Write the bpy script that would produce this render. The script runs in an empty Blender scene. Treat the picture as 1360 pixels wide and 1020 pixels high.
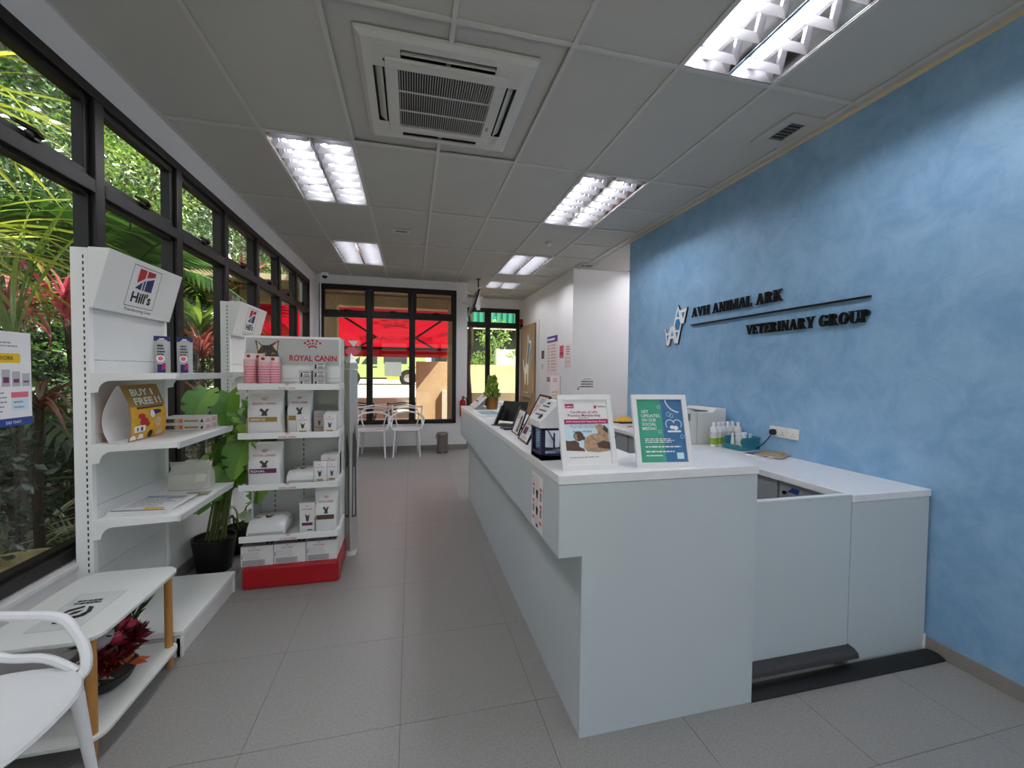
import bpy, bmesh, math, random
import numpy as np
from mathutils import Vector, Matrix, Euler
SC = bpy.context.scene
C = SC.collection
PI = math.pi
rnd = random.Random(7)

# ------------------------------------------------------------------ camera, sky, sun, exposure
CAM_H = 1.465
def set_camera():
    yaw, pitch, roll, f = 0.238071179, 0.0299604181, 0.0105175829, 552.464742
    cy, sy, cp, sp = math.cos(yaw), math.sin(yaw), math.cos(pitch), math.sin(pitch)
    w = Vector((sy*cp, cy*cp, -sp)); r = Vector((cy, -sy, 0)); u = r.cross(w)
    cr, sr = math.cos(roll), math.sin(roll)
    r2 = cr*r + sr*u; u2 = -sr*r + cr*u
    cd = bpy.data.cameras.new('camera'); co = bpy.data.objects.new('camera', cd); C.objects.link(co)
    cd.sensor_fit = 'HORIZONTAL'; cd.sensor_width = 36.0; cd.lens = f/1360*36; cd.clip_start = 0.03; cd.clip_end = 300
    co.matrix_world = Matrix(((r2.x, u2.x, -w.x, 0), (r2.y, u2.y, -w.y, 0), (r2.z, u2.z, -w.z, CAM_H), (0, 0, 0, 1)))
    SC.camera = co
set_camera()
SC.view_settings.view_transform = 'Standard'
SC.view_settings.look = 'None'
SC.view_settings.gamma = 1
SC.view_settings.use_curve_mapping = False
SC.view_settings.exposure = 0.95
TUBE_POWER = 42.0
SUN_POWER = 4.4
SKY_POWER = 0.15
wd = bpy.data.worlds.new('sky'); SC.world = wd; wd.use_nodes = True
nt = wd.node_tree; nt.nodes.clear()
sk = nt.nodes.new('ShaderNodeTexSky'); sk.sky_type = 'NISHITA'; sk.sun_disc = False
sk.sun_elevation = math.radians(54); sk.sun_rotation = math.radians(120); sk.air_density = 1.0; sk.dust_density = 3.0
bg = nt.nodes.new('ShaderNodeBackground'); bg.inputs['Strength'].default_value = SKY_POWER
wo = nt.nodes.new('ShaderNodeOutputWorld')
hs = nt.nodes.new('ShaderNodeHueSaturation'); hs.inputs['Saturation'].default_value = .35          # hazy tropical sky, nearly white
nt.links.new(sk.outputs[0], hs.inputs['Color']); nt.links.new(hs.outputs[0], bg.inputs[0]); nt.links.new(bg.outputs[0], wo.inputs[0])
sl = bpy.data.lights.new('sun', 'SUN'); sl.energy = SUN_POWER; sl.angle = math.radians(0.6); sl.color = (1, .95, .86)
so = bpy.data.objects.new('sun', sl); C.objects.link(so)
so.rotation_euler = Vector((-0.50, 0.30, -0.80)).to_track_quat('-Z', 'Y').to_euler(); so.location = (-3, -3, 12)
SC.cycles.max_bounces = 10; SC.cycles.transparent_max_bounces = 16; SC.cycles.diffuse_bounces = 5
SC.cycles.sample_clamp_indirect = 6.0

# ------------------------------------------------------------------ materials
MATS = {}
def lin(c):
    if isinstance(c, str):
        c = tuple(int(c[i:i+2], 16)/255 for i in (0, 2, 4))
    return tuple(((v/12.92) if v <= .04045 else ((v+.055)/1.055)**2.4) for v in c)
def pm(name, col, rough=.5, metal=0, var=0., scale=12., bump=0., spec=.5, alpha=1., det=4, coat=0):
    """procedural surface: base colour modulated by object-space noise, optional fine bump"""
    m = bpy.data.materials.new(name); m.use_nodes = True; t = m.node_tree
    b = t.nodes['Principled BSDF']; c = lin(col)
    b.inputs['Roughness'].default_value = rough; b.inputs['Metallic'].default_value = metal
    b.inputs['Specular IOR Level'].default_value = spec; b.inputs['Base Color'].default_value = (*c, 1)
    if coat: b.inputs['Coat Weight'].default_value = coat
    tc = t.nodes.new('ShaderNodeTexCoord')
    nz = t.nodes.new('ShaderNodeTexNoise'); nz.inputs['Scale'].default_value = scale; nz.inputs['Detail'].default_value = det
    t.links.new(tc.outputs['Object'], nz.inputs['Vector'])
    rp = t.nodes.new('ShaderNodeValToRGB'); v = max(var, .015)
    rp.color_ramp.elements[0].position = .3; rp.color_ramp.elements[1].position = .7
    rp.color_ramp.elements[0].color = (*[x*(1-v) for x in c], 1); rp.color_ramp.elements[1].color = (*[min(1, x*(1+v)) for x in c], 1)
    t.links.new(nz.outputs['Fac'], rp.inputs['Fac']); t.links.new(rp.outputs['Color'], b.inputs['Base Color'])
    if bump:
        bp = t.nodes.new('ShaderNodeBump'); bp.inputs['Strength'].default_value = bump; bp.inputs['Distance'].default_value = .002
        n2 = t.nodes.new('ShaderNodeTexNoise'); n2.inputs['Scale'].default_value = scale*6; n2.inputs['Detail'].default_value = 3
        t.links.new(tc.outputs['Object'], n2.inputs['Vector']); t.links.new(n2.outputs['Fac'], bp.inputs['Height']); t.links.new(bp.outputs['Normal'], b.inputs['Normal'])
    MATS[name] = m
    return m
def glass(name, tint=(1, 1, 1), refl=.06, rough=0.0, base=1.0):
    m = bpy.data.materials.new(name); m.use_nodes = True; t = m.node_tree; t.nodes.clear()
    tr = t.nodes.new('ShaderNodeBsdfTransparent'); tr.inputs[0].default_value = (*[x*base for x in tint], 1)
    gl = t.nodes.new('ShaderNodeBsdfGlossy'); gl.inputs['Roughness'].default_value = rough
    fc = t.nodes.new('ShaderNodeLayerWeight'); fc.inputs['Blend'].default_value = .5          # Schlick: the same from both sides of a pane
    pw = t.nodes.new('ShaderNodeMath'); pw.operation = 'POWER'; pw.inputs[1].default_value = 5; t.links.new(fc.outputs['Facing'], pw.inputs[0])
    lw = t.nodes.new('ShaderNodeMath'); lw.operation = 'MULTIPLY_ADD'; lw.inputs[1].default_value = 1-refl; lw.inputs[2].default_value = refl; t.links.new(pw.outputs[0], lw.inputs[0])
    mx = t.nodes.new('ShaderNodeMixShader'); o = t.nodes.new('ShaderNodeOutputMaterial')
    t.links.new(lw.outputs[0], mx.inputs[0]); t.links.new(tr.outputs[0], mx.inputs[1]); t.links.new(gl.outputs[0], mx.inputs[2]); t.links.new(mx.outputs[0], o.inputs[0])
    MATS[name] = m
    return m
def frost(name, col, through=.5):
    m = bpy.data.materials.new(name); m.use_nodes = True; t = m.node_tree; t.nodes.clear()
    tr = t.nodes.new('ShaderNodeBsdfTransparent'); d = t.nodes.new('ShaderNodeBsdfDiffuse'); d.inputs[0].default_value = (*lin(col), 1); g = t.nodes.new('ShaderNodeBsdfGlossy'); g.inputs['Roughness'].default_value = .15
    a = t.nodes.new('ShaderNodeMixShader'); a.inputs[0].default_value = .18; b = t.nodes.new('ShaderNodeMixShader'); b.inputs[0].default_value = 1-through; o = t.nodes.new('ShaderNodeOutputMaterial')
    t.links.new(d.outputs[0], a.inputs[1]); t.links.new(g.outputs[0], a.inputs[2]); t.links.new(tr.outputs[0], b.inputs[1]); t.links.new(a.outputs[0], b.inputs[2]); t.links.new(b.outputs[0], o.inputs[0]); MATS[name] = m
def leafmat(name, cols, trans=.4, gloss=.12, rough=.35):
    """leaf: colour picked per leaf (mesh island / object) from a ramp, diffuse + translucent + a little gloss"""
    m = bpy.data.materials.new(name); m.use_nodes = True; t = m.node_tree; t.nodes.clear()
    g = t.nodes.new('ShaderNodeNewGeometry'); oi = t.nodes.new('ShaderNodeObjectInfo')
    ad = t.nodes.new('ShaderNodeMath'); ad.operation = 'ADD'; fr = t.nodes.new('ShaderNodeMath'); fr.operation = 'FRACT'
    t.links.new(g.outputs['Random Per Island'], ad.inputs[0]); t.links.new(oi.outputs['Random'], ad.inputs[1]); t.links.new(ad.outputs[0], fr.inputs[0])
    rp = t.nodes.new('ShaderNodeValToRGB'); rp.color_ramp.interpolation = 'LINEAR'
    e = rp.color_ramp.elements
    while len(e) < len(cols): e.new(.5)
    for i, cc in enumerate(cols):
        e[i].position = i/(len(cols)-1); e[i].color = (*lin(cc), 1)
    t.links.new(fr.outputs[0], rp.inputs[0])
    d = t.nodes.new('ShaderNodeBsdfDiffuse'); tl = t.nodes.new('ShaderNodeBsdfTranslucent'); gl = t.nodes.new('ShaderNodeBsdfGlossy'); gl.inputs['Roughness'].default_value = rough
    t.links.new(rp.outputs[0], d.inputs[0]); t.links.new(rp.outputs[0], tl.inputs[0])
    m1 = t.nodes.new('ShaderNodeMixShader'); m1.inputs[0].default_value = trans; m2 = t.nodes.new('ShaderNodeMixShader'); m2.inputs[0].default_value = gloss
    t.links.new(d.outputs[0], m1.inputs[1]); t.links.new(tl.outputs[0], m1.inputs[2]); t.links.new(m1.outputs[0], m2.inputs[1]); t.links.new(gl.outputs[0], m2.inputs[2])
    o = t.nodes.new('ShaderNodeOutputMaterial'); t.links.new(m2.outputs[0], o.inputs[0])
    MATS[name] = m
    return m
def emit(name, col, strength):
    m = bpy.data.materials.new(name); m.use_nodes = True; t = m.node_tree; t.nodes.clear()
    e = t.nodes.new('ShaderNodeEmission'); e.inputs[0].default_value = (*lin(col), 1); e.inputs[1].default_value = strength
    o = t.nodes.new('ShaderNodeOutputMaterial'); t.links.new(e.outputs[0], o.inputs[0]); MATS[name] = m
    return m
pm('ceiling_board', 'b4b3ad', .9, var=.02, scale=3)
pm('grid_metal', 'bdbcb7', .5, var=.02)
pm('plaster_white', 'e9e8e8', .85, var=.02, scale=2, bump=.05)
pm('floor_tile', '8b8986', .4, var=.13, scale=110, bump=.05, det=2, spec=.45)
pm('grout', '55524f', .9, var=.1)
pm('skirting', '8a857f', .5, var=.05, scale=60)
pm('frame_black', '120f0e', .45, var=.1, scale=6)
pm('sill_white', 'd8d8d6', .5, var=.02)
pm('laminate_grey', 'c6cfd2', .42, var=.015, scale=3)
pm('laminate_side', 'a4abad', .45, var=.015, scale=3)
pm('quartz_white', 'efeff1', .22, var=.03, scale=25)
pm('metal_white', 'eceeec', .38, var=.015, scale=5)
pm('metal_white2', 'dcdedc', .4, var=.015, scale=5)
pm('slot_dark', '2a2b2b', .6)
pm('plastic_white', 'e8e9ea', .32, var=.01)
pm('plastic_grey', '6f7375', .4, var=.02)
pm('black_matte', '0d0d0e', .6, var=.1)
pm('black_gloss', '111214', .25, var=.1)
pm('rubber_dark', '3a393b', .7, var=.1)
pm('chrome', 'c8c8c8', .2, 1., var=.02)
pm('steel_brushed', '8f8b86', .32, .9, var=.08, scale=40)
pm('wood_leg', 'b98545', .5, var=.12, scale=14)
pm('table_white', 'dadcd8', .45, var=.025, scale=120)
pm('paper', 'eceaea', .7, var=.01)
pm('paper_pink', 'ecd9d6', .7, var=.01)
pm('ink', '1c1c22', .7)
pm('ink_grey', '8a8a92', .7)
pm('ink_light', 'b5b3b8', .7)
pm('ink_red', 'b3162a', .6)
pm('ink_blue', '24418c', .6)
pm('ink_navy', '1c2a66', .6)
pm('ink_purple', '4a2a86', .6)
pm('ink_magenta', 'b0185c', .6)
pm('ink_pink', 'e0697f', .6)
pm('ink_yellow', 'e6bd12', .6)
pm('ink_orange', 'cf7a2a', .6)
pm('ink_gold', '9b7f38', .5)
pm('ink_plum', '6b2a5a', .6)
pm('ink_brown', '5a4338', .7, var=.3, scale=60)
pm('ink_fur', 'b09276', .7, var=.35, scale=70)
pm('ink_skin', 'd9b79a', .7, var=.1, scale=40)
pm('ink_green', '3fa083', .6)
pm('ink_teal', '3a6fa0', .6)
pm('ink_sky', 'cfe6f2', .6)
pm('ink_white', 'f2f4f4', .6)
pm('cat_grey', '4a4743', .7, var=.45, scale=90)
pm('foil_white', 'dfe0df', .22, var=.03, scale=14, spec=.7)
pm('foil_grey', 'b9bab8', .25, var=.03, scale=14, spec=.7)
pm('carton_white', 'e2e1df', .5, var=.015)
pm('carton_grey', '9c9a97', .5, var=.03)
pm('red_plastic', 'a50d18', .3, var=.05, spec=.5)
pm('gold_pot', '8a6030', .3, .8, var=.1)
pm('soil', '241a13', .95, var=.3, scale=40, bump=.4)
pm('black_pot', '101010', .55, var=.1)
pm('teal_plastic', '2f7f92', .4, var=.03)
pm('navy_frame', '14163f', .35, var=.05)
pm('blue_card', '6db4e0', .5, var=.05)
pm('printer_white', 'd8d9d6', .45, var=.01)
pm('extinguisher_red', 'b01722', .3)
pm('concrete_beige', 'd7c29e', .85, var=.08, scale=2, bump=.1)
pm('render_tan', 'dcbb92', .9, var=.07, scale=3, bump=.1)
pm('render_white', 'e8e2d2', .9, var=.05, scale=3)
pm('stone_step', 'e2dac8', .85, var=.12, scale=20, bump=.1)
pm('road', 'd9d3c6', .9, var=.06, scale=4)
pm('awning_red', 'd8142f', .7, var=.05)
pm('awning_dark', '9a0c20', .7)
pm('van_green', 'adc078', .35, var=.02)
pm('van_grey', '7f8488', .5)
pm('van_glass', '3c474d', .1)
pm('tyre', '191919', .8)
pm('roof_green', '2f9b7c', .6, var=.06, scale=2)
pm('bark', '4a3a2c', .9, var=.35, scale=20, bump=.5)
pm('stem_green', '5d6b34', .7, var=.25, scale=15)
pm('terracotta', 'c98f62', .8, var=.1, scale=20)
pm('glazed_pot', 'b9ab72', .5, var=.15, scale=10)
pm('shade_dark', '1d2614', .95, var=.4, scale=2)  # dark green standing in for shade behind leaves and under the shed roof
pm('socket_white', 'e9e7e2', .4)
pm('tissue', 'e6e4d4', .6, var=.03, scale=15)
pm('yellow_fabric', 'd9a62a', .7, var=.15, scale=30)
pm('logo_blue', '2c7fb5', .4); pm('logo_white', 'eef1f2', .35); pm('letter_black', '08080a', .3)
pm('chair_grey', '55585a', .4)
glass('window_glass', (.95, .98, .95), .055)
glass('clear_plastic', (.95, .96, .97), .06, .05)
frost('film_plastic', 'f2f1e8', .45)
glass('box_glass', (.75, .83, .9), .07)
def blue_plaster():
    m = bpy.data.materials.new('plaster_blue'); m.use_nodes = True; t = m.node_tree; b = t.nodes['Principled BSDF']
    tc = t.nodes.new('ShaderNodeTexCoord')
    n1 = t.nodes.new('ShaderNodeTexNoise'); n1.inputs['Scale'].default_value = 4.2; n1.inputs['Detail'].default_value = 12; n1.inputs['Distortion'].default_value = .45; n1.inputs['Roughness'].default_value = .74
    t.links.new(tc.outputs['Object'], n1.inputs['Vector'])
    rp = t.nodes.new('ShaderNodeValToRGB'); e = rp.color_ramp.elements
    e[0].position = .38; e[0].color = (*lin('7aa4c9'), 1); e[1].position = .64; e[1].color = (*lin('93b9d9'), 1)
    t.links.new(n1.outputs['Fac'], rp.inputs[0]); t.links.new(rp.outputs[0], b.inputs['Base Color'])
    b.inputs['Roughness'].default_value = .55
    bp = t.nodes.new('ShaderNodeBump'); bp.inputs['Strength'].default_value = .2; bp.inputs['Distance'].default_value = .01
    t.links.new(n1.outputs['Fac'], bp.inputs['Height']); t.links.new(bp.outputs[0], b.inputs['Normal']); MATS['plaster_blue'] = m
blue_plaster()
def wood_door():
    m = bpy.data.materials.new('door_wood'); m.use_nodes = True; t = m.node_tree; b = t.nodes['Principled BSDF']
    tc = t.nodes.new('ShaderNodeTexCoord'); mp = t.nodes.new('ShaderNodeMapping'); mp.inputs['Scale'].default_value = (8, 8, .5)
    t.links.new(tc.outputs['Object'], mp.inputs[0]); n = t.nodes.new('ShaderNodeTexNoise'); n.inputs['Scale'].default_value = 3; n.inputs['Detail'].default_value = 6; n.inputs['Distortion'].default_value = .8
    t.links.new(mp.outputs[0], n.inputs['Vector']); rp = t.nodes.new('ShaderNodeValToRGB'); e = rp.color_ramp.elements
    e[0].position = .35; e[0].color = (*lin('8d6f50'), 1); e[1].position = .65; e[1].color = (*lin('b39470'), 1)
    t.links.new(n.outputs['Fac'], rp.inputs[0]); t.links.new(rp.outputs[0], b.inputs['Base Color']); b.inputs['Roughness'].default_value = .5; MATS['door_wood'] = m
wood_door()
leafmat('leaf_dark', ['10200b', '1c3312', '2f5219', '162a10'], .25)
leafmat('leaf_mid', ['17300f', '2b5018', '4d7a28', '1e3c14', '6f9a3a'], .3)
leafmat('leaf_bright', ['5f8f24', '8fb838', 'a9c84e', '6f9c2c', 'c3d86a'], .5)
leafmat('leaf_pale', ['3d5a26', '6d8a48', 'b9cb90', '52702f', '94ab66'], .3)
leafmat('leaf_yellow', ['b9c43a', 'd3d851', '8fa832', 'dfe36e', '6f9030'], .45)
leafmat('leaf_red', ['b8443c', 'd8665a', '8c3034', 'e58478', '8a6a38'], .45)
leafmat('leaf_pinkred', ['cf3d55', 'b8324a', 'e06070', '8e2a3c'], .4)
leafmat('leaf_brownred', ['6b3a2c', '8b4a38', '55432a', 'a0563e', '4a5226'], .35)
leafmat('leaf_grassy', ['4a5630', '76824c', 'b5bb88', '39432a', 'd5d8ae'], .35)
leafmat('leaf_monstera', ['3d7a1c', '6aa82e', '2c5f18', '8cc244', 'a9d05c'], .4, .1, .4)
leafmat('leaf_variegated', ['5f7f52', '8aa578', '46693f', 'a9bd96'], .3, .1)
leafmat('leaf_indoor', ['2f4d22', '45662c', '5b7c38'], .3, .1)
leafmat('petal_red', ['5c0a16', '7a1020', '40070e'], .15, .08)
leafmat('petal_orange', ['b2532a', 'c96d38', '9a3f22'], .2, .08)
leafmat('petal_pink', ['d98a98', 'c4405a', 'b02a44'], .2, .08)
leafmat('petal_white', ['b9b6bd', 'cfcbd0', 'a9a6b0'], .2, .08)

# ------------------------------------------------------------------ mesh helpers
class MB:
    """collects simple shapes; build() links them as ONE mesh object"""
    def __init__(s): s.v = []; s.f = []
    def add(s, vs, fs, M=None):
        o = len(s.v)
        if M is not None: vs = [M @ Vector(p) for p in vs]
        s.v += [tuple(p) for p in vs]; s.f += [tuple(i+o for i in q) for q in fs]
        return s
    def box(s, x0, x1, y0, y1, z0, z1, M=None):
        vs = [(x0, y0, z0), (x1, y0, z0), (x1, y1, z0), (x0, y1, z0), (x0, y0, z1), (x1, y0, z1), (x1, y1, z1), (x0, y1, z1)]
        return s.add(vs, [(0, 3, 2, 1), (4, 5, 6, 7), (0, 1, 5, 4), (1, 2, 6, 5), (2, 3, 7, 6), (3, 0, 4, 7)], M)
    def prism(s, poly, a, b, M=None, axis='z'):
        """extrude a 2-D polygon (counter-clockwise) from a to b along axis"""
        n = len(poly)
        def P(p, h):
            return (p[0], p[1], h) if axis == 'z' else ((h, p[0], p[1]) if axis == 'x' else (p[0], h, p[1]))
        vs = [P(p, a) for p in poly] + [P(p, b) for p in poly]
        fs = [tuple(range(n-1, -1, -1)), tuple(range(n, 2*n))] + [(i, (i+1) % n, n+(i+1) % n, n+i) for i in range(n)]
        return s.add(vs, fs, M)
    def tube(s, pts, r, n=8, closed=False, M=None, flat=None):
        pts = [Vector(p) for p in pts]; m = len(pts)
        rs = r if isinstance(r, (list, tuple)) else [r]*m
        vs = []; fs = []; up = Vector((0, 0, 1)); prev = None
        for i in range(m):
            if closed: t = pts[(i+1) % m]-pts[i-1]
            else: t = pts[min(i+1, m-1)]-pts[max(i-1, 0)]
            t.normalize()
            if prev is None:
                a = up if abs(t.z) < .9 else Vector((0, 1, 0))
                x = t.cross(a).normalized()
            else:
                x = (prev - t*prev.dot(t)).normalized()
            prev = x; y = t.cross(x)
            for k in range(n):
                an = 2*PI*k/n; vs.append(pts[i] + x*math.cos(an)*rs[i] + y*math.sin(an)*rs[i]*(flat or 1))
        for i in range(m if closed else m-1):
            j = (i+1) % m
            for k in range(n): fs.append((i*n+k, i*n+(k+1) % n, j*n+(k+1) % n, j*n+k))
        if not closed: fs += [tuple(range(n-1, -1, -1)), tuple((m-1)*n+k for k in range(n))]
        return s.add(vs, fs, M)
    def lathe(s, prof, n=20, M=None, cap=True):
        vs = []; fs = []
        for (r, z) in prof:
            for k in range(n): vs.append((r*math.cos(2*PI*k/n), r*math.sin(2*PI*k/n), z))
        for i in range(len(prof)-1):
            for k in range(n): fs.append((i*n+k, i*n+(k+1) % n, (i+1)*n+(k+1) % n, (i+1)*n+k))
        if cap:
            fs.append(tuple(range(n-1, -1, -1))); fs.append(tuple((len(prof)-1)*n+k for k in range(n)))
        return s.add(vs, fs, M)
    def loft(s, rings, M=None, caps=True, closed=True):
        n = len(rings[0]); vs = [p for r in rings for p in r]; fs = []
        for i in range(len(rings)-1):
            for k in range(n if closed else n-1): fs.append((i*n+k, i*n+(k+1) % n, (i+1)*n+(k+1) % n, (i+1)*n+k))
        if caps and closed: fs += [tuple(range(n-1, -1, -1)), tuple((len(rings)-1)*n+k for k in range(n))]
        return s.add(vs, fs, M)
    def mesh(s, name, smooth=False):
        me = bpy.data.meshes.new(name); me.from_pydata(s.v, [], s.f)
        if smooth: me.shade_smooth()
        me.update()
        return me
    def build(s, name, mat, parent=None, smooth=False, bevel=0, fix=True, loc=None):
        me = s.mesh(name, False)
        if fix:
            b = bmesh.new(); b.from_mesh(me); bmesh.ops.recalc_face_normals(b, faces=b.faces); b.to_mesh(me); b.free()
        o = link(name, me, mat, parent, loc)
        if smooth:
            me.shade_smooth()
            try: me.set_sharp_from_angle(angle=math.radians(40))
            except Exception: pass
        if bevel:
            md = o.modifiers.new('bevel', 'BEVEL'); md.width = bevel; md.segments = 2; md.limit_method = 'ANGLE'; md.angle_limit = math.radians(40)
        return o
def link(name, me, mat=None, parent=None, loc=None):
    o = bpy.data.objects.new(name, me); C.objects.link(o)
    if mat is not None and len(me.materials) == 0: me.materials.append(MATS[mat] if isinstance(mat, str) else mat)
    if parent is not None: o.parent = parent
    if loc is not None: o.location = loc
    return o
def tag(o, label=None, cat=None, group=None, kind=None):
    if label: o['label'] = label
    if cat: o['category'] = cat
    if group: o['group'] = group
    if kind: o['kind'] = kind
    return o
def thing(name, label, cat, loc=(0, 0, 0), rotz=0, group=None):
    o = bpy.data.objects.new(name, None); C.objects.link(o); o.location = loc; o.rotation_euler = (0, 0, rotz); o.empty_display_size = .1
    return tag(o, label, cat, group)
def struct(name, label=None):
    o = bpy.data.objects.new(name, None); C.objects.link(o); o.empty_display_size = .1
    return tag(o, label, None, None, 'structure')
def copy_tree(o, parent=None):
    c = o.copy(); C.objects.link(c); c.parent = parent
    for ch in list(o.children): copy_tree(ch, c)
    return c
def rrect(x0, x1, y0, y1, r, n=5):
    p = []
    for cx, cy, a in ((x1-r, y0+r, -PI/2), (x1-r, y1-r, 0), (x0+r, y1-r, PI/2), (x0+r, y0+r, PI)):
        for k in range(n+1):
            t = a + PI/2*k/n; p.append((cx+r*math.cos(t), cy+r*math.sin(t)))
    return p
def spline(pts, n=6):
    """Catmull-Rom through pts"""
    P = [Vector(p) for p in pts]; out = []
    for i in range(len(P)-1):
        a = P[max(i-1, 0)]; b = P[i]; c = P[i+1]; d = P[min(i+2, len(P)-1)]
        for k in range(n):
            t = k/n; out.append(.5*((2*b)+(c-a)*t+(2*a-5*b+4*c-d)*t*t+(3*b-a-3*c+d)*t**3))
    out.append(P[-1]); return out
FONT_CACHE = {}
def text_mesh(s, name='lettering', bold=.009):
    cu = bpy.data.curves.new(name, 'FONT'); cu.body = s; cu.size = 1; cu.resolution_u = 2; cu.offset = bold
    ob = bpy.data.objects.new('tmp', cu); C.objects.link(ob)
    dg = bpy.context.evaluated_depsgraph_get()
    me = bpy.data.meshes.new_from_object(ob.evaluated_get(dg)); bpy.data.objects.remove(ob); bpy.data.curves.remove(cu)
    return me
class Face:
    """a flat printed face: origin, right and up vectors in the parent's space; ink sits 0.4 mm proud"""
    def __init__(s, parent, o, r, u, lift=.0006):
        s.p = parent; s.o = Vector(o); s.r = Vector(r).normalized(); s.u = Vector(u).normalized(); s.n = s.r.cross(s.u); s.lift = lift
    def pt(s, x, y, k=1): return s.o + s.r*x + s.u*y + s.n*s.lift*k
    def poly(s, polys, mat, name='printed_shape', k=1):
        m = MB()
        for q in polys: m.add([s.pt(x, y, k) for x, y in q], [tuple(range(len(q)))])
        return m.build(name, mat, s.p, fix=False)
    def rect(s, x0, y0, x1, y1, mat, name='printed_panel', k=1): return s.poly([[(x0, y0), (x1, y0), (x1, y1), (x0, y1)]], mat, name, k)
    def rects(s, rs, mat, name='printed_panel', k=1): return s.poly([[(a, b), (c, b), (c, d), (a, d)] for a, b, c, d in rs], mat, name, k)
    def disc(s, cs, mat, name='printed_dot', k=1, n=14): return s.poly([[(x+rx*math.cos(2*PI*i/n), y+ry*math.sin(2*PI*i/n)) for i in range(n)] for x, y, rx, ry in cs], mat, name, k)
    def ring(s, cx, cy, r0, r1, mat, a0=0, a1=2*PI, name='printed_ring', k=1, n=24):
        q = []
        for i in range(n):
            t0 = a0+(a1-a0)*i/n; t1 = a0+(a1-a0)*(i+1)/n
            q.append([(cx+r0*math.cos(t0), cy+r0*math.sin(t0)), (cx+r1*math.cos(t0), cy+r1*math.sin(t0)), (cx+r1*math.cos(t1), cy+r1*math.sin(t1)), (cx+r0*math.cos(t1), cy+r0*math.sin(t1))])
        return s.poly(q, mat, name, k)
    def lines(s, x0, x1, y0, y1, n, mat, h=.4, seed=1, name='small_print', k=1, center=False):
        """n ragged rows of word-like dashes: print too small to read"""
        q = []; R = random.Random(seed); dy = (y1-y0)/n
        for i in range(n):
            y = y1-dy*(i+.5); L = (x1-x0)*R.uniform(.7, 1); xs = x0 + ((x1-x0)-L)/2*(1 if center else 0); x = xs
            while x < xs+L:
                w = (x1-x0)*R.uniform(.05, .16); w = min(w, xs+L-x); q.append((x, y-dy*h/2, x+w, y+dy*h/2)); x += w+(x1-x0)*.025
        return s.rects(q, mat, name, k)
    def text(s, t, x, y, h, mat, fit=None, align='L', name='lettering', k=1.5, mirror=False, bold=.009):
        me = text_mesh(t, bold=bold); n = len(me.vertices)
        if n == 0: return None
        co = np.zeros(n*3); me.vertices.foreach_get('co', co); co = co.reshape(-1, 3)
        co[:, 0] -= co[:, 0].min(); w = co[:, 0].max(); sy = h/.72; sx = (fit/w) if fit else sy
        co[:, 0] *= sx; co[:, 1] *= sy
        off = {'L': 0, 'C': -.5, 'R': -1}[align]*co[:, 0].max()
        if mirror: co[:, 0] = co[:, 0].max()-co[:, 0]
        out = np.array([tuple(s.pt(x+off+c[0], y+c[1], k)) for c in co])
        me.vertices.foreach_set('co', out.ravel()); me.update(); me.materials.clear()
        return link(name, me, mat, s.p)
    def crown(s, cx, cy, w, mat, k=1.5):
        """a crown of dots over a curved band"""
        cs = []
        for j in range(5):
            a = math.radians(150-30*j); cs.append((cx+.5*w*math.cos(a), cy+.34*w*math.sin(a)+.1*w, .07*w, .07*w))
        for j in range(4):
            a = math.radians(140-26.7*j); cs.append((cx+.36*w*math.cos(a), cy+.24*w*math.sin(a)+.02*w, .058*w, .058*w))
        s.disc(cs, mat, 'crown_dots', k, 10)
        s.ring(cx, cy-.22*w, .26*w, .35*w, mat, math.radians(40), math.radians(140), 'crown_band', k, 10)
# ------------------------------------------------------------------ the room
XL, XR, YR, YB, YF, ZC = -1.60, 2.686, -2.6, 7.80, 9.30, 3.107
# floor: grout bed and single tiles
fl = struct('floor', 'grey matt porcelain tile floor of the waiting area')
MB().box(XL-.1, 4.2, YR, YF+.1, -.12, -.003).build('grout_bed', 'grout', fl)
TP, TG = .585, .0009
tile_cache = {}
def rect_tile(cache, name, w, d, h, mat, parent, x, y, z, bev=.0005):
    key = (round(w, 3), round(d, 3))
    if key not in cache:
        m = MB(); b = bev
        m.add([(0, 0, -h), (w, 0, -h), (w, d, -h), (0, d, -h), (0, 0, -b), (w, 0, -b), (w, d, -b), (0, d, -b), (b, b, 0), (w-b, b, 0), (w-b, d-b, 0), (b, d-b, 0)],
              [(0, 1, 5, 4), (1, 2, 6, 5), (2, 3, 7, 6), (3, 0, 4, 7), (4, 5, 9, 8), (5, 6, 10, 9), (6, 7, 11, 10), (7, 4, 8, 11), (8, 9, 10, 11)])
        cache[key] = m.mesh(name)
    return link(name, cache[key], mat, parent, (x, y, z))
xs = [-.04+TP*i for i in range(-3, 8)]; ys = [1.735+TP*i for i in range(-8, 14)]
def clipped(a, lo, hi): return max(a, lo), 0
for i in range(len(xs)):
    for j in range(len(ys)):
        x0, x1 = max(xs[i], XL+.002), min(xs[i]+TP, 4.1); y0, y1 = max(ys[j], YR), min(ys[j]+TP, YF)
        if x1-x0 < .03 or y1-y0 < .03: continue
        if x0 > XR and (y1 < 4.75 or y0 > 6.3): continue
        rect_tile(tile_cache, 'floor_tile', x1-x0-2*TG, y1-y0-2*TG, .01, 'floor_tile', fl, x0+TG, y0+TG, 0)
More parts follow.
